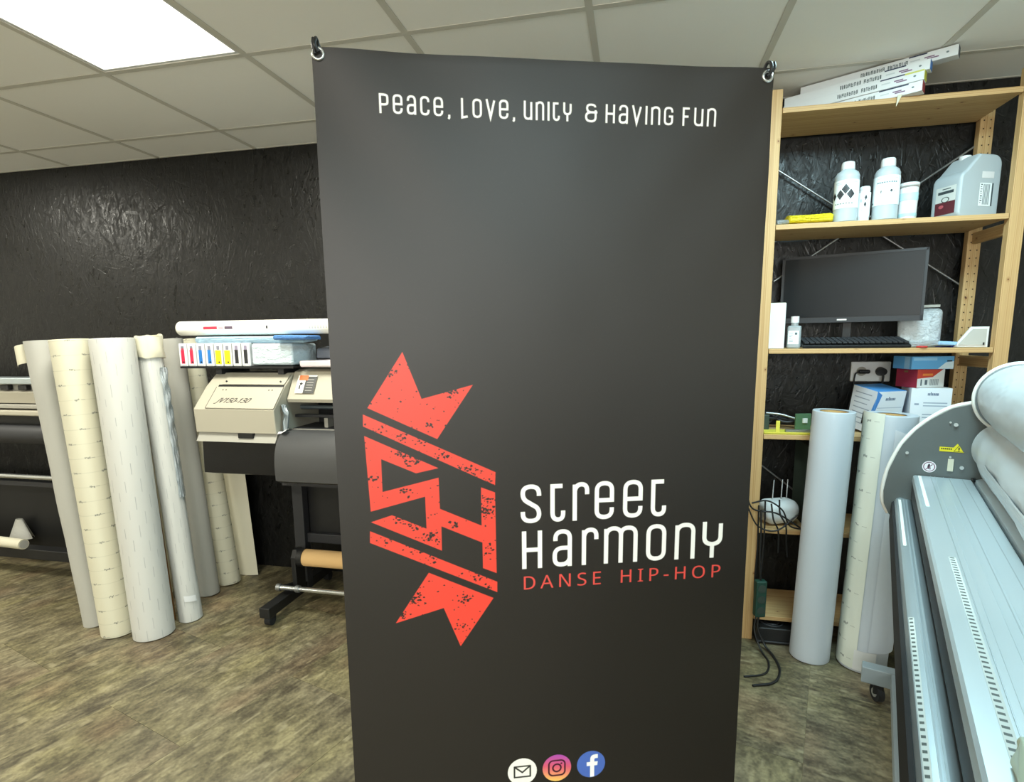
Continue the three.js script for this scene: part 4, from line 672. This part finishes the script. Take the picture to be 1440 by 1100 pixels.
// third board: monitor, keyboard and small things
{
  const A = V(0.63, 0, -2.822), B = V(1.128, 0, -2.640), d = B.clone().sub(A), w = d.length(), g = thing('monitor', 'black flat computer monitor standing turned on the shelf', 'monitor', [(A.x + B.x) / 2, LEV[2] + 0.0005, (A.z + B.z) / 2], Math.atan2(-d.z, d.x));
  const y0 = 0.108, h = 0.288;
  part('housing', rbox(w, h, 0.022, 0.006, 0, y0 + h / 2, -0.012), M.black, g);
  part('display', bx(w - 0.024, h - 0.036, 0.001, 0, y0 + h / 2 + 0.006, 0.0002), M.screen, g).userData.label = 'dark switched-off display';
  part('bezel', merge([bx(w, 0.010, 0.003, 0, y0 + h - 0.005, 0), bx(w, 0.022, 0.003, 0, y0 + 0.011, 0), bx(0.010, h, 0.003, -w / 2 + 0.005, y0 + h / 2, 0), bx(0.010, h, 0.003, w / 2 - 0.005, y0 + h / 2, 0)]), M.charcoal, g);
  part('maker_badge', bx(0.036, 0.006, 0.001, -0.02, y0 + 0.011, 0.0022), M.screw, g);
  part('stand_neck', rbox(0.034, 0.18, 0.012, 0.003, 0, 0.092, -0.03), M.black, g);
  part('stand_base', rbox(0.14, 0.008, 0.07, 0.003, 0, 0.004, -0.045), M.black, g);
  const k = thing('keyboard', 'black computer keyboard lying at the front of the shelf under the monitor', 'keyboard', [0.865, LEV[2] + 0.0165, -2.614], 0.02); k.rotation.order = 'YXZ'; k.rotation.x = 0.26;
  part('tray', rbox(0.40, 0.012, 0.105, 0.003, 0, 0.006, 0).rotateX(0.04), M.black, k);
  const kg = rbox(0.0165, 0.006, 0.0165, 0.0015, 0, 0, 0, 1);
  for (let r = 0; r < 5; r++) for (let c = 0; c < 19; c++) { const m = part('key', kg, M.charcoal, k); m.position.set(-0.184 + c * 0.0204, 0.0155 + 0.0008 * (4 - r), 0.040 - r * 0.0195); }
  const b = thing('white_carton', 'tall narrow plain white box on the shelf by the left post', 'box', [0.575, LEV[2] + 0.0005, -2.625], -0.12);
  part('carton', rbox(0.062, 0.188, 0.06, 0.002, 0, 0.094, 0), M.white, b); part('lid_flap', bx(0.058, 0.001, 0.056, 0, 0.1886, 0), M.cream, b);
  const s = thing('small_bottle', 'small clear square bottle with paper label beside the tall white box', 'bottle', [0.641, LEV[2] + 0.0005, -2.600], -0.25);
  part('body', rbox(0.052, 0.094, 0.036, 0.008, 0, 0.047, 0), M.clear, s); part('neck', cyl(0.014, 0.012, 20).translate(0, 0.1, 0), M.clear, s); part('cap', cyl(0.0155, 0.026, 24).translate(0, 0.119, 0), M.white, s);
  const lt = canvasTex(128, 160, (x, W, H) => { x.fillStyle = '#dfe9ec'; x.fillRect(0, 0, W, H); x.fillStyle = '#4a565a'; x.fillRect(78, 20, 30, 28); x.fillStyle = '#8a979b'; for (let k = 0; k < 6; k++) x.fillRect(12, 26 + k * 20, rr(24, 50), 8); });
  part('paper_label', sheet((u, v) => V(-0.022 + 0.04 * u, 0.018 + 0.055 * v, 0.0185), 1, 1, 0.0006, [0.02, 0.02]), S({ map: lt, roughness: 0.5 }), s);
  // plastic bag with parts, red disc, blue pad, white tray
  const p = thing('parts_bag', 'clear plastic bag with white packaging standing beside the monitor', 'bag', [1.155, LEV[2] + 0.001, -2.735], -0.3);
  part('bag_film', jitter(new RoundedBoxGeometry(0.15, 0.155, 0.05, 8, 0.02).translate(0, 0.079, 0), 0.012, 18), M.bag, p); part('folded_leaflet', bx(0.085, 0.10, 0.012, -0.005, 0.075, 0.0), M.white, p); part('seal_strip', bx(0.125, 0.01, 0.004, 0.005, 0.168, -0.005), M.machineGrey, p);
  const q = thing('crumpled_bag', 'flat crumpled clear bag lying at the right end of the keyboard', 'bag', [1.118, LEV[2] + 0.001, -2.625]);
  part('bag_film', jitter(new RoundedBoxGeometry(0.12, 0.024, 0.08, 8, 0.01).translate(0, 0.015, 0), 0.012, 28), M.bag, q);
  const r = thing('red_disc', 'small flat red plastic disc at the shelf front before the crumpled bag', 'disc', [1.105, LEV[2] + 0.0005, -2.572]); part('disc', lathe([[0, 0.008], [0.014, 0.0075], [0.019, 0.005], [0.0195, 0.002], [0.017, 0], [0, 0]], 28), M.red, r);
  const u = thing('blue_pad', 'flat dark blue pad lying beside the back post of the shelf', 'pad', [1.262, LEV[2] + 0.0005, -2.67], 0.2); part('pad', rbox(0.09, 0.016, 0.09, 0.003, 0, 0.008, 0), S({ color: '#24309a', roughness: 0.5 }), u);
  const y = thing('pale_blue_cloth', 'pale blue cloth lying beside the dark blue pad', 'cloth', [1.205, LEV[2] + 0.006, -2.62]); part('folds', jitter(new RoundedBoxGeometry(0.07, 0.016, 0.06, 6, 0.007).translate(0, 0.01, 0), 0.01, 30), S({ color: '#8fb6dc', roughness: 0.8 }), y);
  const t = thing('white_tray', 'white plastic tray propped on edge against the front right post', 'tray', [1.290, LEV[2] + 0.0005, -2.60], -0.1);
  part('tray_shell', extr([[-0.055, 0], [0.05, 0], [0.05, 0.074], [-0.005, 0.074]], 0.006, 0.003).translate(0, 0.003, -0.01), M.white, t);
  part('tray_floor', extr([[-0.046, 0.006], [0.044, 0.006], [0.044, 0.068], [-0.002, 0.068]], 0.002, 0).translate(0, 0.003, 0.0005), M.paperGrey, t);
  part('clip', bx(0.004, 0.01, 0.004, 0.036, 0.014, 0.006), M.black, t);
}
// fourth board: cartons
function carton(name, label, x, y, z, w, h, d, turn, front, left, topCol, tilt = 0) {
  const g = thing(name, label, 'box', [x, y + (d / 2) * Math.sin(tilt), z], turn); g.rotation.order = 'YXZ'; g.rotation.x = tilt; part('carton', rbox(w, h, d, 0.0015, 0, h / 2, 0, 1), topCol || M.white, g);
  if (front) part('front_print', sheet((u, v) => V((u - 0.5) * (w - 0.002), 0.001 + v * (h - 0.002), d / 2 + 0.0005), 1, 1, 0.0006, [0.02, 0.98]), S({ map: canvasTex(320, 256, front), roughness: 0.5 }), g);
  if (left) part('side_print', sheet((u, v) => V(-w / 2 - 0.0005, 0.001 + v * (h - 0.002), (u - 0.5) * (d - 0.002)), 1, 1, 0.0006, [0.02, 0.98]), S({ map: canvasTex(320, 256, left), roughness: 0.5 }), g);
  return g;
}
{
  const Y = LEV[3] + 0.0005, marks = (x, px, py, n, s) => { x.fillStyle = '#5b6a86'; let p = px; for (let k = 0; k < n; k++) { const w = s * rr(0.5, 0.9); x.fillRect(p, py + (k === 2 ? -s * 0.4 : 0), w, s * (k === 2 ? 1.3 : 0.9)); p += w + s * 0.2; } };
  carton('carton', 'white carton with small grey print standing under the red and white box', 1.192, Y, -2.70, 0.142, 0.196, 0.13, -0.12, (x, w, h) => { x.fillStyle = '#dfe6ee'; x.fillRect(0, 0, w, h); marks(x, 130, 26, 7, 14); x.fillStyle = '#9aa8ba'; for (const y of [76, 92, 140, 156]) x.fillRect(100, y, 190, 6); x.fillStyle = '#8e9cae'; x.fillRect(30, 82, 36, 10); x.fillRect(30, 146, 30, 8); x.fillRect(34, 176, 26, 8); x.fillStyle = '#4b86c4'; x.fillRect(0, 216, w, 40); x.fillStyle = '#234a86'; x.fillRect(14, 196, 36, 40); }, (x, w, h) => { x.fillStyle = '#d4dde8'; x.fillRect(0, 0, w, h); x.fillStyle = '#4b86c4'; x.fillRect(0, 200, w, 56); });
  carton('carton', 'white carton with blue top, tilted beside the carton with grey print', 1.003, Y, -2.72, 0.14, 0.185, 0.13, 0.42, (x, w, h) => { x.fillStyle = '#dde5ee'; x.fillRect(0, 0, w, h); marks(x, 100, 40, 7, 16); x.fillStyle = '#b3c0d0'; x.fillRect(20, 96, 280, 5); x.fillRect(20, 150, 260, 5); x.fillStyle = '#3f7fc6'; x.beginPath(); x.moveTo(0, 0); x.lineTo(0, 130); x.lineTo(50, 20); x.closePath(); x.fill(); }, (x, w, h) => { x.fillStyle = '#c9ced6'; x.fillRect(0, 0, w, h); x.fillStyle = '#8b93a0'; for (let k = 0; k < 7; k++) x.fillRect(40, 30 + k * 30, 220 - 20 * (k % 3), 6); x.fillStyle = '#3f7fc6'; x.beginPath(); x.moveTo(w, 40); x.lineTo(w, 256); x.lineTo(230, 256); x.closePath(); x.fill(); x.fillStyle = '#16181c'; x.fillRect(190, 140, 30, 70); }, S({ color: '#4a8fd0', roughness: 0.5 }), 0.16);
  carton('carton', 'small red and white box with a barcode between two cartons', 1.168, Y + 0.1965, -2.71, 0.135, 0.076, 0.10, 0.42, (x, w, h) => { x.fillStyle = '#e0e4e4'; x.fillRect(0, 0, w, h); x.fillStyle = '#c8402f'; x.beginPath(); x.moveTo(0, 0); x.lineTo(300, 0); x.lineTo(180, 110); x.lineTo(0, 130); x.closePath(); x.fill(); x.fillStyle = '#e88a3a'; x.fillRect(60, 60, 120, 30); x.fillStyle = '#55606a'; for (let k = 0; k < 9; k++) x.fillRect(150 + k * 12, 140, 6, 90); x.fillRect(90, 150, 30, 70); x.fillRect(40, 140, 16, 90); }, (x, w, h) => { x.fillStyle = '#8e2438'; x.fillRect(0, 0, w, h); x.fillStyle = '#7a6a3a'; x.fillRect(120, 20, 60, 26); }, S({ color: '#9c2a34', roughness: 0.5 }));
  carton('carton', 'flat light blue box on top of the red and white box', 1.172, Y + 0.273, -2.705, 0.175, 0.052, 0.11, 0.24, (x, w, h) => { x.fillStyle = '#5ea9e0'; x.fillRect(0, 0, w, h); x.fillStyle = '#8cc6ee'; x.fillRect(10, 20, 180, 60); x.fillStyle = '#cfe6f0'; x.beginPath(); x.moveTo(200, 256); x.lineTo(260, 120); x.lineTo(320, 100); x.lineTo(320, 256); x.closePath(); x.fill(); x.fillStyle = '#15202a'; x.fillRect(266, 80, 40, 26); }, (x, w, h) => { x.fillStyle = '#5b9fd0'; x.fillRect(0, 0, w, h); x.fillStyle = '#8fb9d6'; x.fillRect(200, 0, 90, h); }, S({ color: '#6fb4e4', roughness: 0.5 }));
  // clutter at the left of the fourth board
  const a = thing('yellow_tray', 'shallow yellow tray of electronic bits on the shelf beside the left post', 'tray', [0.645, LEV[3] + 0.0005, -2.63]);
  part('tray_base', merge([bx(0.21, 0.004, 0.12, 0, 0.002, 0), bx(0.21, 0.008, 0.004, 0, 0.006, 0.058)]), M.yellowCard, a); part('upright_tab', rbox(0.016, 0.055, 0.006, 0.002, -0.05, 0.03, 0.05), M.yellowCard, a);
  part('silver_strip', bx(0.11, 0.012, 0.02, 0.04, 0.012, 0.03), M.steel, a);
  const c = thing('circuit_board', 'small green circuit board standing among cables on the shelf', 'circuit board', [0.722, LEV[3] + 0.0005, -2.695], 0.3); part('board', rbox(0.07, 0.075, 0.01, 0.002, 0, 0.038, 0), M.pcb, c); part('chip', bx(0.02, 0.02, 0.006, 0.005, 0.045, 0.008), M.white, c);
  const d = thing('cable_heap', 'heap of dark cables behind the yellow tray', 'cables', [0.62, LEV[3] + 0.001, -2.76]); const cg = []; for (let k = 0; k < 6; k++) cg.push(tube([[-0.09 + rr(-0.01, 0.01), rr(0.006, 0.05), rr(-0.03, 0.03)], [-0.03, rr(0.02, 0.075), rr(-0.03, 0.03)], [0.03, rr(0.01, 0.07), rr(-0.03, 0.03)], [0.1, rr(0.006, 0.04), rr(-0.03, 0.03)]], 0.006, 24, 6)); part('cables', merge(cg), M.charcoal, d); part('grey_cable', tube([[-0.04, 0.07, 0.02], [0.02, 0.065, 0.03], [0.09, 0.045, 0.04]], 0.005, 20, 6), M.steel, d);
  const e = thing('green_gadget', 'small green plastic device at the left end of the cable heap', 'device', [0.562, LEV[3] + 0.0005, -2.70]); part('case', rbox(0.04, 0.07, 0.05, 0.006, 0, 0.035, 0), M.green, e);
}
// fifth board: router, computer box, cables
{
  const Y = LEV[4] + 0.0005;
  const r = thing('router', 'white rounded router with thin aerials under tangled cables on the low shelf', 'router', [0.636, Y, -2.66], 0.3);
  part('shell', jitter(new RoundedBoxGeometry(0.16, 0.10, 0.12, 6, 0.04).translate(0, 0.057, 0), 0.008, 12), M.white, r);
  for (const x of [-0.03, 0.01, 0.035]) part('aerial', rod(V(x, 0.09, 0), V(x + 0.02, 0.19, -0.03), 0.003, 8), M.steel, r);
  const c = thing('computer_case', 'dark green-grey computer case standing on the low shelf behind the white roll', 'computer', [0.79, Y, -2.73], 0.0);
  part('case', rbox(0.11, 0.36, 0.22, 0.004, 0, 0.18, 0), M.green, c); part('front_bezel', rbox(0.105, 0.35, 0.008, 0.003, 0, 0.18, 0.113), S({ color: '#55615a', roughness: 0.5 }), c); part('port', bx(0.02, 0.02, 0.003, -0.02, 0.12, 0.118), M.yellowCard, c);
  const g = thing('cable_tangle', 'tangle of black cables around the left shelf post and over the router', 'cables', [0.57, 0, SF + 0.02]);
  const T = pts => pts.map(p => [p[0] - 0.57, p[1], p[2] - SF - 0.02]);
  const C = [[[0.478, 0.95, -2.545], [0.479, 0.78, -2.54], [0.50, 0.62, -2.535], [0.60, 0.60, -2.54], [0.70, 0.54, -2.545]], [[0.50, 0.64, -2.54], [0.56, 0.655, -2.535], [0.62, 0.62, -2.53], [0.66, 0.545, -2.545], [0.72, 0.53, -2.55]], [[0.53, 0.63, -2.545], [0.535, 0.45, -2.55], [0.532, 0.28, -2.55], [0.535, 0.20, -2.55]], [[0.555, 0.65, -2.545], [0.56, 0.5, -2.55], [0.555, 0.3, -2.55], [0.553, 0.2, -2.55]], [[0.61, 0.66, -2.54], [0.615, 0.60, -2.535], [0.64, 0.55, -2.535], [0.65, 0.47, -2.55], [0.66, 0.40, -2.56]], [[0.485, 0.62, -2.54], [0.53, 0.54, -2.53], [0.60, 0.525, -2.53], [0.69, 0.60, -2.545]], [[0.58, 0.64, -2.545], [0.59, 0.57, -2.53], [0.61, 0.53, -2.535], [0.62, 0.42, -2.55]]];
  C.forEach(c => part('cable', tube(T(c), 0.0036, 36, 6), M.black, g));
  const p = thing('power_strip', 'dark green power strip hanging on cables beside the left shelf post', 'power strip', [0.548, 0.14, SF + 0.052], 0.2);
  part('housing', rbox(0.045, 0.165, 0.034, 0.006, 0, 0.083, 0), M.darkGreen, p); for (let k = 0; k < 3; k++) part('outlet', new THREE.CylinderGeometry(0.017, 0.017, 0.004, 20).rotateX(Math.PI / 2).translate(0, 0.033 + k * 0.05, 0.017), M.green, p);
  part('hanging_cable', tube([[0.0, 0.16, 0], [-0.01, 0.26, 0.002], [-0.012, 0.40, 0.0], [-0.015, 0.48, -0.005]], 0.004, 24, 6), M.black, p);
  part('lower_cable', tube([[0.0, 0.004, 0], [-0.004, -0.05, 0.004], [0.02, -0.12, 0.03], [0.03, -0.134, 0.09], [0.01, -0.135, 0.2], [-0.05, -0.135, 0.28], [-0.14, -0.135, 0.30]], 0.005, 60, 8), M.black, p);
  part('lower_cable', tube([[-0.012, 0.004, 0], [-0.02, -0.06, 0.01], [-0.006, -0.128, 0.05], [-0.01, -0.135, 0.14], [-0.06, -0.135, 0.22], [-0.15, -0.135, 0.24]], 0.004, 60, 8), M.black, p);
  // black box on the floor under the lowest board
  const s = thing('black_speaker', 'low black plastic speaker with a round grille on the floor under the shelf', 'speaker', [0.622, 0.0005, -2.605], 0.0);
  part('cabinet', rbox(0.15, 0.075, 0.15, 0.006, 0, 0.038, 0), M.black, s); for (const q of [0.028, 0.045]) part('grille_ring', new THREE.TorusGeometry(q, 0.004, 8, 28).rotateX(1.5708).translate(0, 0.076, 0.01), M.charcoal, s); part('front_edge', rbox(0.146, 0.008, 0.01, 0.003, 0, 0.012, 0.075), M.charcoal, s);
}

// ------------------------------------------------------------------ roll laminator
{
  const g = thing('roll_laminator', 'grey roll laminator with aluminium table, ruled bars and big film rolls', 'laminator', [0.894, 0, -2.188], -0.3562);
  const LEN = 2.02, Zx = (poly, z0, z1, bev = 0) => extr(poly, z1 - z0 - 2 * bev, bev).translate(0, 0, z0 + bev);
  // far side plate, white edge
  const arc = [[-0.006, 0.722], [-0.024, 0.760], [-0.028, 0.805], [-0.018, 0.88], [0.003, 0.945], [0.016, 0.976], [0.05, 1.028], [0.088, 1.068], [0.142, 1.108], [0.205, 1.128], [0.30, 1.15], [0.42, 1.15], [0.52, 1.10], [0.56, 1.0], [0.56, 0.70], [0.10, 0.66]];
  const plate = part('side_plate', Zx(arc, -0.022, 0.0), M.plate, g);
  const rim = arc.slice(0, 12).map(p => V(p[0] - 0.002, p[1] + 0.002, -0.014));
  part('plate_edge', tube(rim, 0.008, 60, 8), M.rim, plate).userData.label = 'white edge strip';
  for (const [s, y, r] of [[0.030, 0.948, 0.005], [0.155, 1.055, 0.006], [0.140, 1.062, 0.003], [0.182, 0.912, 0.006], [0.149, 0.945, 0.003]]) part('screw', new THREE.CylinderGeometry(r, r, 0.005, 14).rotateX(Math.PI / 2).translate(s, y, 0.002), M.screw, plate);
  part('slot_plate', rbox(0.016, 0.042, 0.003, 0.001, 0.152, 0.918, 0.0015), M.cream, plate);
  const wt = canvasTex(256, 112, (x, w, h) => { x.fillStyle = '#ded021'; x.fillRect(0, 0, w, h); x.strokeStyle = '#3c3a10'; x.lineWidth = 6; x.beginPath(); x.moveTo(196, 18); x.lineTo(244, 104); x.lineTo(146, 104); x.closePath(); x.stroke(); x.fillStyle = '#3c3a10'; x.fillRect(188, 48, 14, 34); x.fillRect(188, 88, 14, 10); for (let k = 0; k < 6; k++) x.fillRect(16 + k * 19, 66, 14, 20); });
  const ws = new THREE.Shape([[0.118, 0.963], [0.184, 0.963], [0.165, 0.992], [0.155, 0.978], [0.118, 0.978]].map(p => new THREE.Vector2(...p))); const wg = new THREE.ExtrudeGeometry(ws, { depth: 0.001, bevelEnabled: false }).translate(0, 0, 0.0002); { const p = wg.attributes.position, uv = []; for (let i = 0; i < p.count; i++) uv.push((p.getX(i) - 0.118) / 0.068, (p.getY(i) - 0.963) / 0.029); wg.setAttribute('uv', new THREE.Float32BufferAttribute(uv, 2)); }
  part('warning_label', wg, S({ map: wt, roughness: 0.5 }), plate).userData.label = 'yellow warning label with triangle';
  const nt = canvasTex(256, 256, (x, w) => { x.fillStyle = '#e4dfe2'; x.fillRect(0, 0, w, w); x.strokeStyle = '#6d3550'; x.lineWidth = 16; x.beginPath(); x.arc(128, 128, 100, 0, 7); x.stroke(); x.fillStyle = '#2c1a26'; x.beginPath(); x.ellipse(120, 136, 60, 22, 0.1, 0, 7); x.fill(); x.fillRect(140, 100, 50, 16); x.beginPath(); x.moveTo(70, 70); x.lineTo(192, 186); x.stroke(); });
  part('prohibition_label', new THREE.CylinderGeometry(0.0195, 0.0195, 0.001, 32).rotateX(Math.PI / 2).translate(0.095, 0.906, 0.0007), S({ map: nt, roughness: 0.5 }), plate).userData.label = 'round prohibition label';
  // front bar: rounded aluminium profile with rule and rubber lip
  const bar0 = [[0.006, 0.700], [0.060, 0.700], [0.064, 0.752], [0.062, 0.772], [0.052, 0.782], [0.022, 0.786], [0.012, 0.782], [0.006, 0.770]];
  const fb = part('front_bar', toCreasedNormals(Zx(bar0, 0.0, LEN, 0), 0.7), M.alu, g);
  part('rubber_lip', Zx([[-0.004, 0.70], [0.0058, 0.70], [0.0058, 0.772], [-0.001, 0.768]], 0.0, LEN), M.rubber, fb);
  for (const s of [0.0305, 0.0385]) part('groove_strip', Zx([[s, 0.785 - (s - 0.022) * 0.13], [s + 0.003, 0.785 - (s - 0.019) * 0.13], [s + 0.003, 0.7875 - (s - 0.019) * 0.13], [s, 0.7875 - (s - 0.022) * 0.13]], 0.02, LEN), M.aluBright, fb);
  const tape = canvasTex(64, 1024, (x, w, h) => { x.fillStyle = '#c3ccc9'; x.fillRect(0, 0, w, h); x.fillStyle = '#4c5654'; for (let k = 0; k < 50; k++) { x.fillRect(8, k * h / 50 + 4, 40, 8); } });
  const tapeMat = S({ map: tape, roughness: 0.5 });
  const tp = (s0, s1, yA, yB, z0, z1, par) => part('ruler_tape', sheet((u, v) => V(s0 + (s1 - s0) * u, yA + (yB - yA) * u, z0 + (z1 - z0) * (1 - v)), 1, 1, 0.0006, [0.02, 0.02]), tapeMat, par);
  tp(0.0135, 0.0225, 0.7838, 0.7866, 1.02, 1.90, fb); part('tape_strip', sheet((u, v) => V(0.0165 + 0.008 * u, 0.7862 + 0.0006 * u, 0.03 + 0.52 * (1 - v)), 1, 1, 0.0006), M.rim, fb);
  // dark gap rail
  part('gap_rail', Zx([[0.064, 0.68], [0.10, 0.68], [0.10, 0.855], [0.064, 0.80]], 0.0, LEN), M.rubber, g);
  part('gap_rail', Zx([[0.052, 0.80], [0.060, 0.80], [0.060, 0.845], [0.052, 0.848]], 0.01, LEN), M.charcoal, g);
  // feed table
  const tb = part('feed_table', Zx([[0.051, 0.852], [0.053, 0.870], [0.058, 0.873], [0.208, 0.875], [0.211, 0.872], [0.211, 0.85]], 0.006, LEN, 0), M.aluBright, g);
  for (const s of [0.100, 0.112, 0.135, 0.150, 0.156, 0.185]) part('table_rib', Zx([[s, 0.8732], [s + 0.0016, 0.8732], [s + 0.0016, 0.8752], [s, 0.8752]], 0.006, LEN), s % 0.02 < 0.01 ? M.alu : M.aluBright, tb);
  tp(0.083, 0.096, 0.8738, 0.8740, 0.86, 1.62, tb); part('tape_strip', sheet((u, v) => V(0.066 + 0.009 * u, 0.8737, 0.012 + 0.42 * (1 - v)), 1, 1, 0.0006), M.rim, tb);
  // rear apron plate rising to the nip
  part('rear_plate', Zx([[0.218, 0.862], [0.22, 0.876], [0.30, 0.905], [0.50, 0.905], [0.50, 0.862]], 0.006, LEN), S({ color: '#b4c1c6', roughness: 0.4, metalness: 0.3 }), g);
  part('nip_gap', Zx([[0.2105, 0.85], [0.2185, 0.85], [0.2185, 0.862], [0.2105, 0.862]], 0.006, LEN), M.rubber, g);
  part('corner_bolt', cyl(0.006, 0.012, 12).translate(0.214, 0.878, 0.014), M.black, g);
  // film rolls
  const roll1 = V(0.302, 1.150, 0), r1 = 0.106, roll2 = V(0.288, 0.985, 0), r2 = 0.088;
  const u1 = part('upper_film_roll', jitter(new THREE.CylinderGeometry(r1, r1, LEN - 0.06, 56, 60).rotateX(Math.PI / 2).translate(roll1.x, roll1.y, LEN / 2), 0.007, 5), M.film, g); u1.userData.label = 'large wrinkled white film roll';
  part('roll_flange', new THREE.TorusGeometry(r1 + 0.004, 0.0065, 10, 60).translate(roll1.x, roll1.y, 0.012), M.rim, u1); part('roll_core', rod(V(roll1.x, roll1.y, -0.02), V(roll1.x, roll1.y, LEN), 0.04, 24), M.coreEnd, u1);
  part('inner_flange', rod(V(roll1.x, roll1.y, 0.012), V(roll1.x, roll1.y, 0.03), r1 + 0.002, 56), M.aluDark, u1);
  const u2 = part('lower_film_roll', jitter(new THREE.CylinderGeometry(r2, r2, LEN - 0.03, 48, 60).rotateX(Math.PI / 2).translate(roll2.x, roll2.y, LEN / 2), 0.010, 6, 3), M.film, g); u2.userData.label = 'lower wrinkled film roll under the large one';
  part('hanging_film', jitter(sheet((u, v) => V(0.202 + 0.03 * (1 - v) * (1 - v) + 0.012 * Math.sin(u * 9 + v * 2) * 0.4, 0.89 + 0.09 * v, 0.01 + u * (LEN - 0.03)), 60, 8, 0.001), 0.006, 6), M.film, u2);
  // near side plate, base frame and castors
  part('side_plate', Zx(arc.map(p => [p[0], p[1]]), LEN, LEN + 0.022), M.plate, g);
  part('body', bx(0.42, 0.14, LEN - 0.02, 0.32, 0.775, LEN / 2), M.plate, g);
  for (const z of [-0.01, LEN]) {
    const f = part('foot_bar', rbox(0.64, 0.062, 0.05, 0.004, 0.275, 0.099, z), M.frameGrey, g);
    part('leg', rbox(0.10, 0.60, 0.045, 0.004, 0.33, 0.42, z), M.frameGrey, g);
    for (const s of [0.0, 0.55]) { const c = part('castor', new THREE.CylinderGeometry(0.032, 0.032, 0.022, 24).rotateZ(Math.PI / 2).rotateY(0.5).translate(s + 0.01, 0.0325, z + 0.005), M.rubber, g); part('castor_fork', rbox(0.034, 0.04, 0.05, 0.005, s + 0.012, 0.052, z), M.black, c); part('hub_cap', new THREE.CylinderGeometry(0.016, 0.016, 0.026, 20).rotateZ(Math.PI / 2).rotateY(0.5).translate(s + 0.01, 0.0325, z + 0.005), M.screw, c); }
  }
  part('base_beam', rbox(0.028, 0.05, LEN - 0.05, 0.003, 0.060, 0.11, LEN / 2), M.frameGrey, g);
  part('base_beam', rbox(0.05, 0.05, LEN - 0.05, 0.003, 0.50, 0.11, LEN / 2), M.frameGrey, g);
}
{ // crumpled film scrap on the table
  const p = atY(1484, 1116, 0.88); const g = thing('film_scrap', 'crumpled greenish film scrap with beige tape on the laminator table', 'scrap', [p.x, 0.8755, p.z], -0.3562);
  part('scrap', jitter(new RoundedBoxGeometry(0.075, 0.03, 0.09, 8, 0.012).translate(0.008, 0.017, 0), 0.02, 30), S({ color: '#aebfae', roughness: 0.4 }), g);
  part('beige_tape', jitter(new RoundedBoxGeometry(0.05, 0.02, 0.05, 6, 0.008).translate(0.02, 0.025, 0.045), 0.014, 30), S({ color: '#c9b48c', roughness: 0.6 }), g);
}
renderer.render(scene, camera);
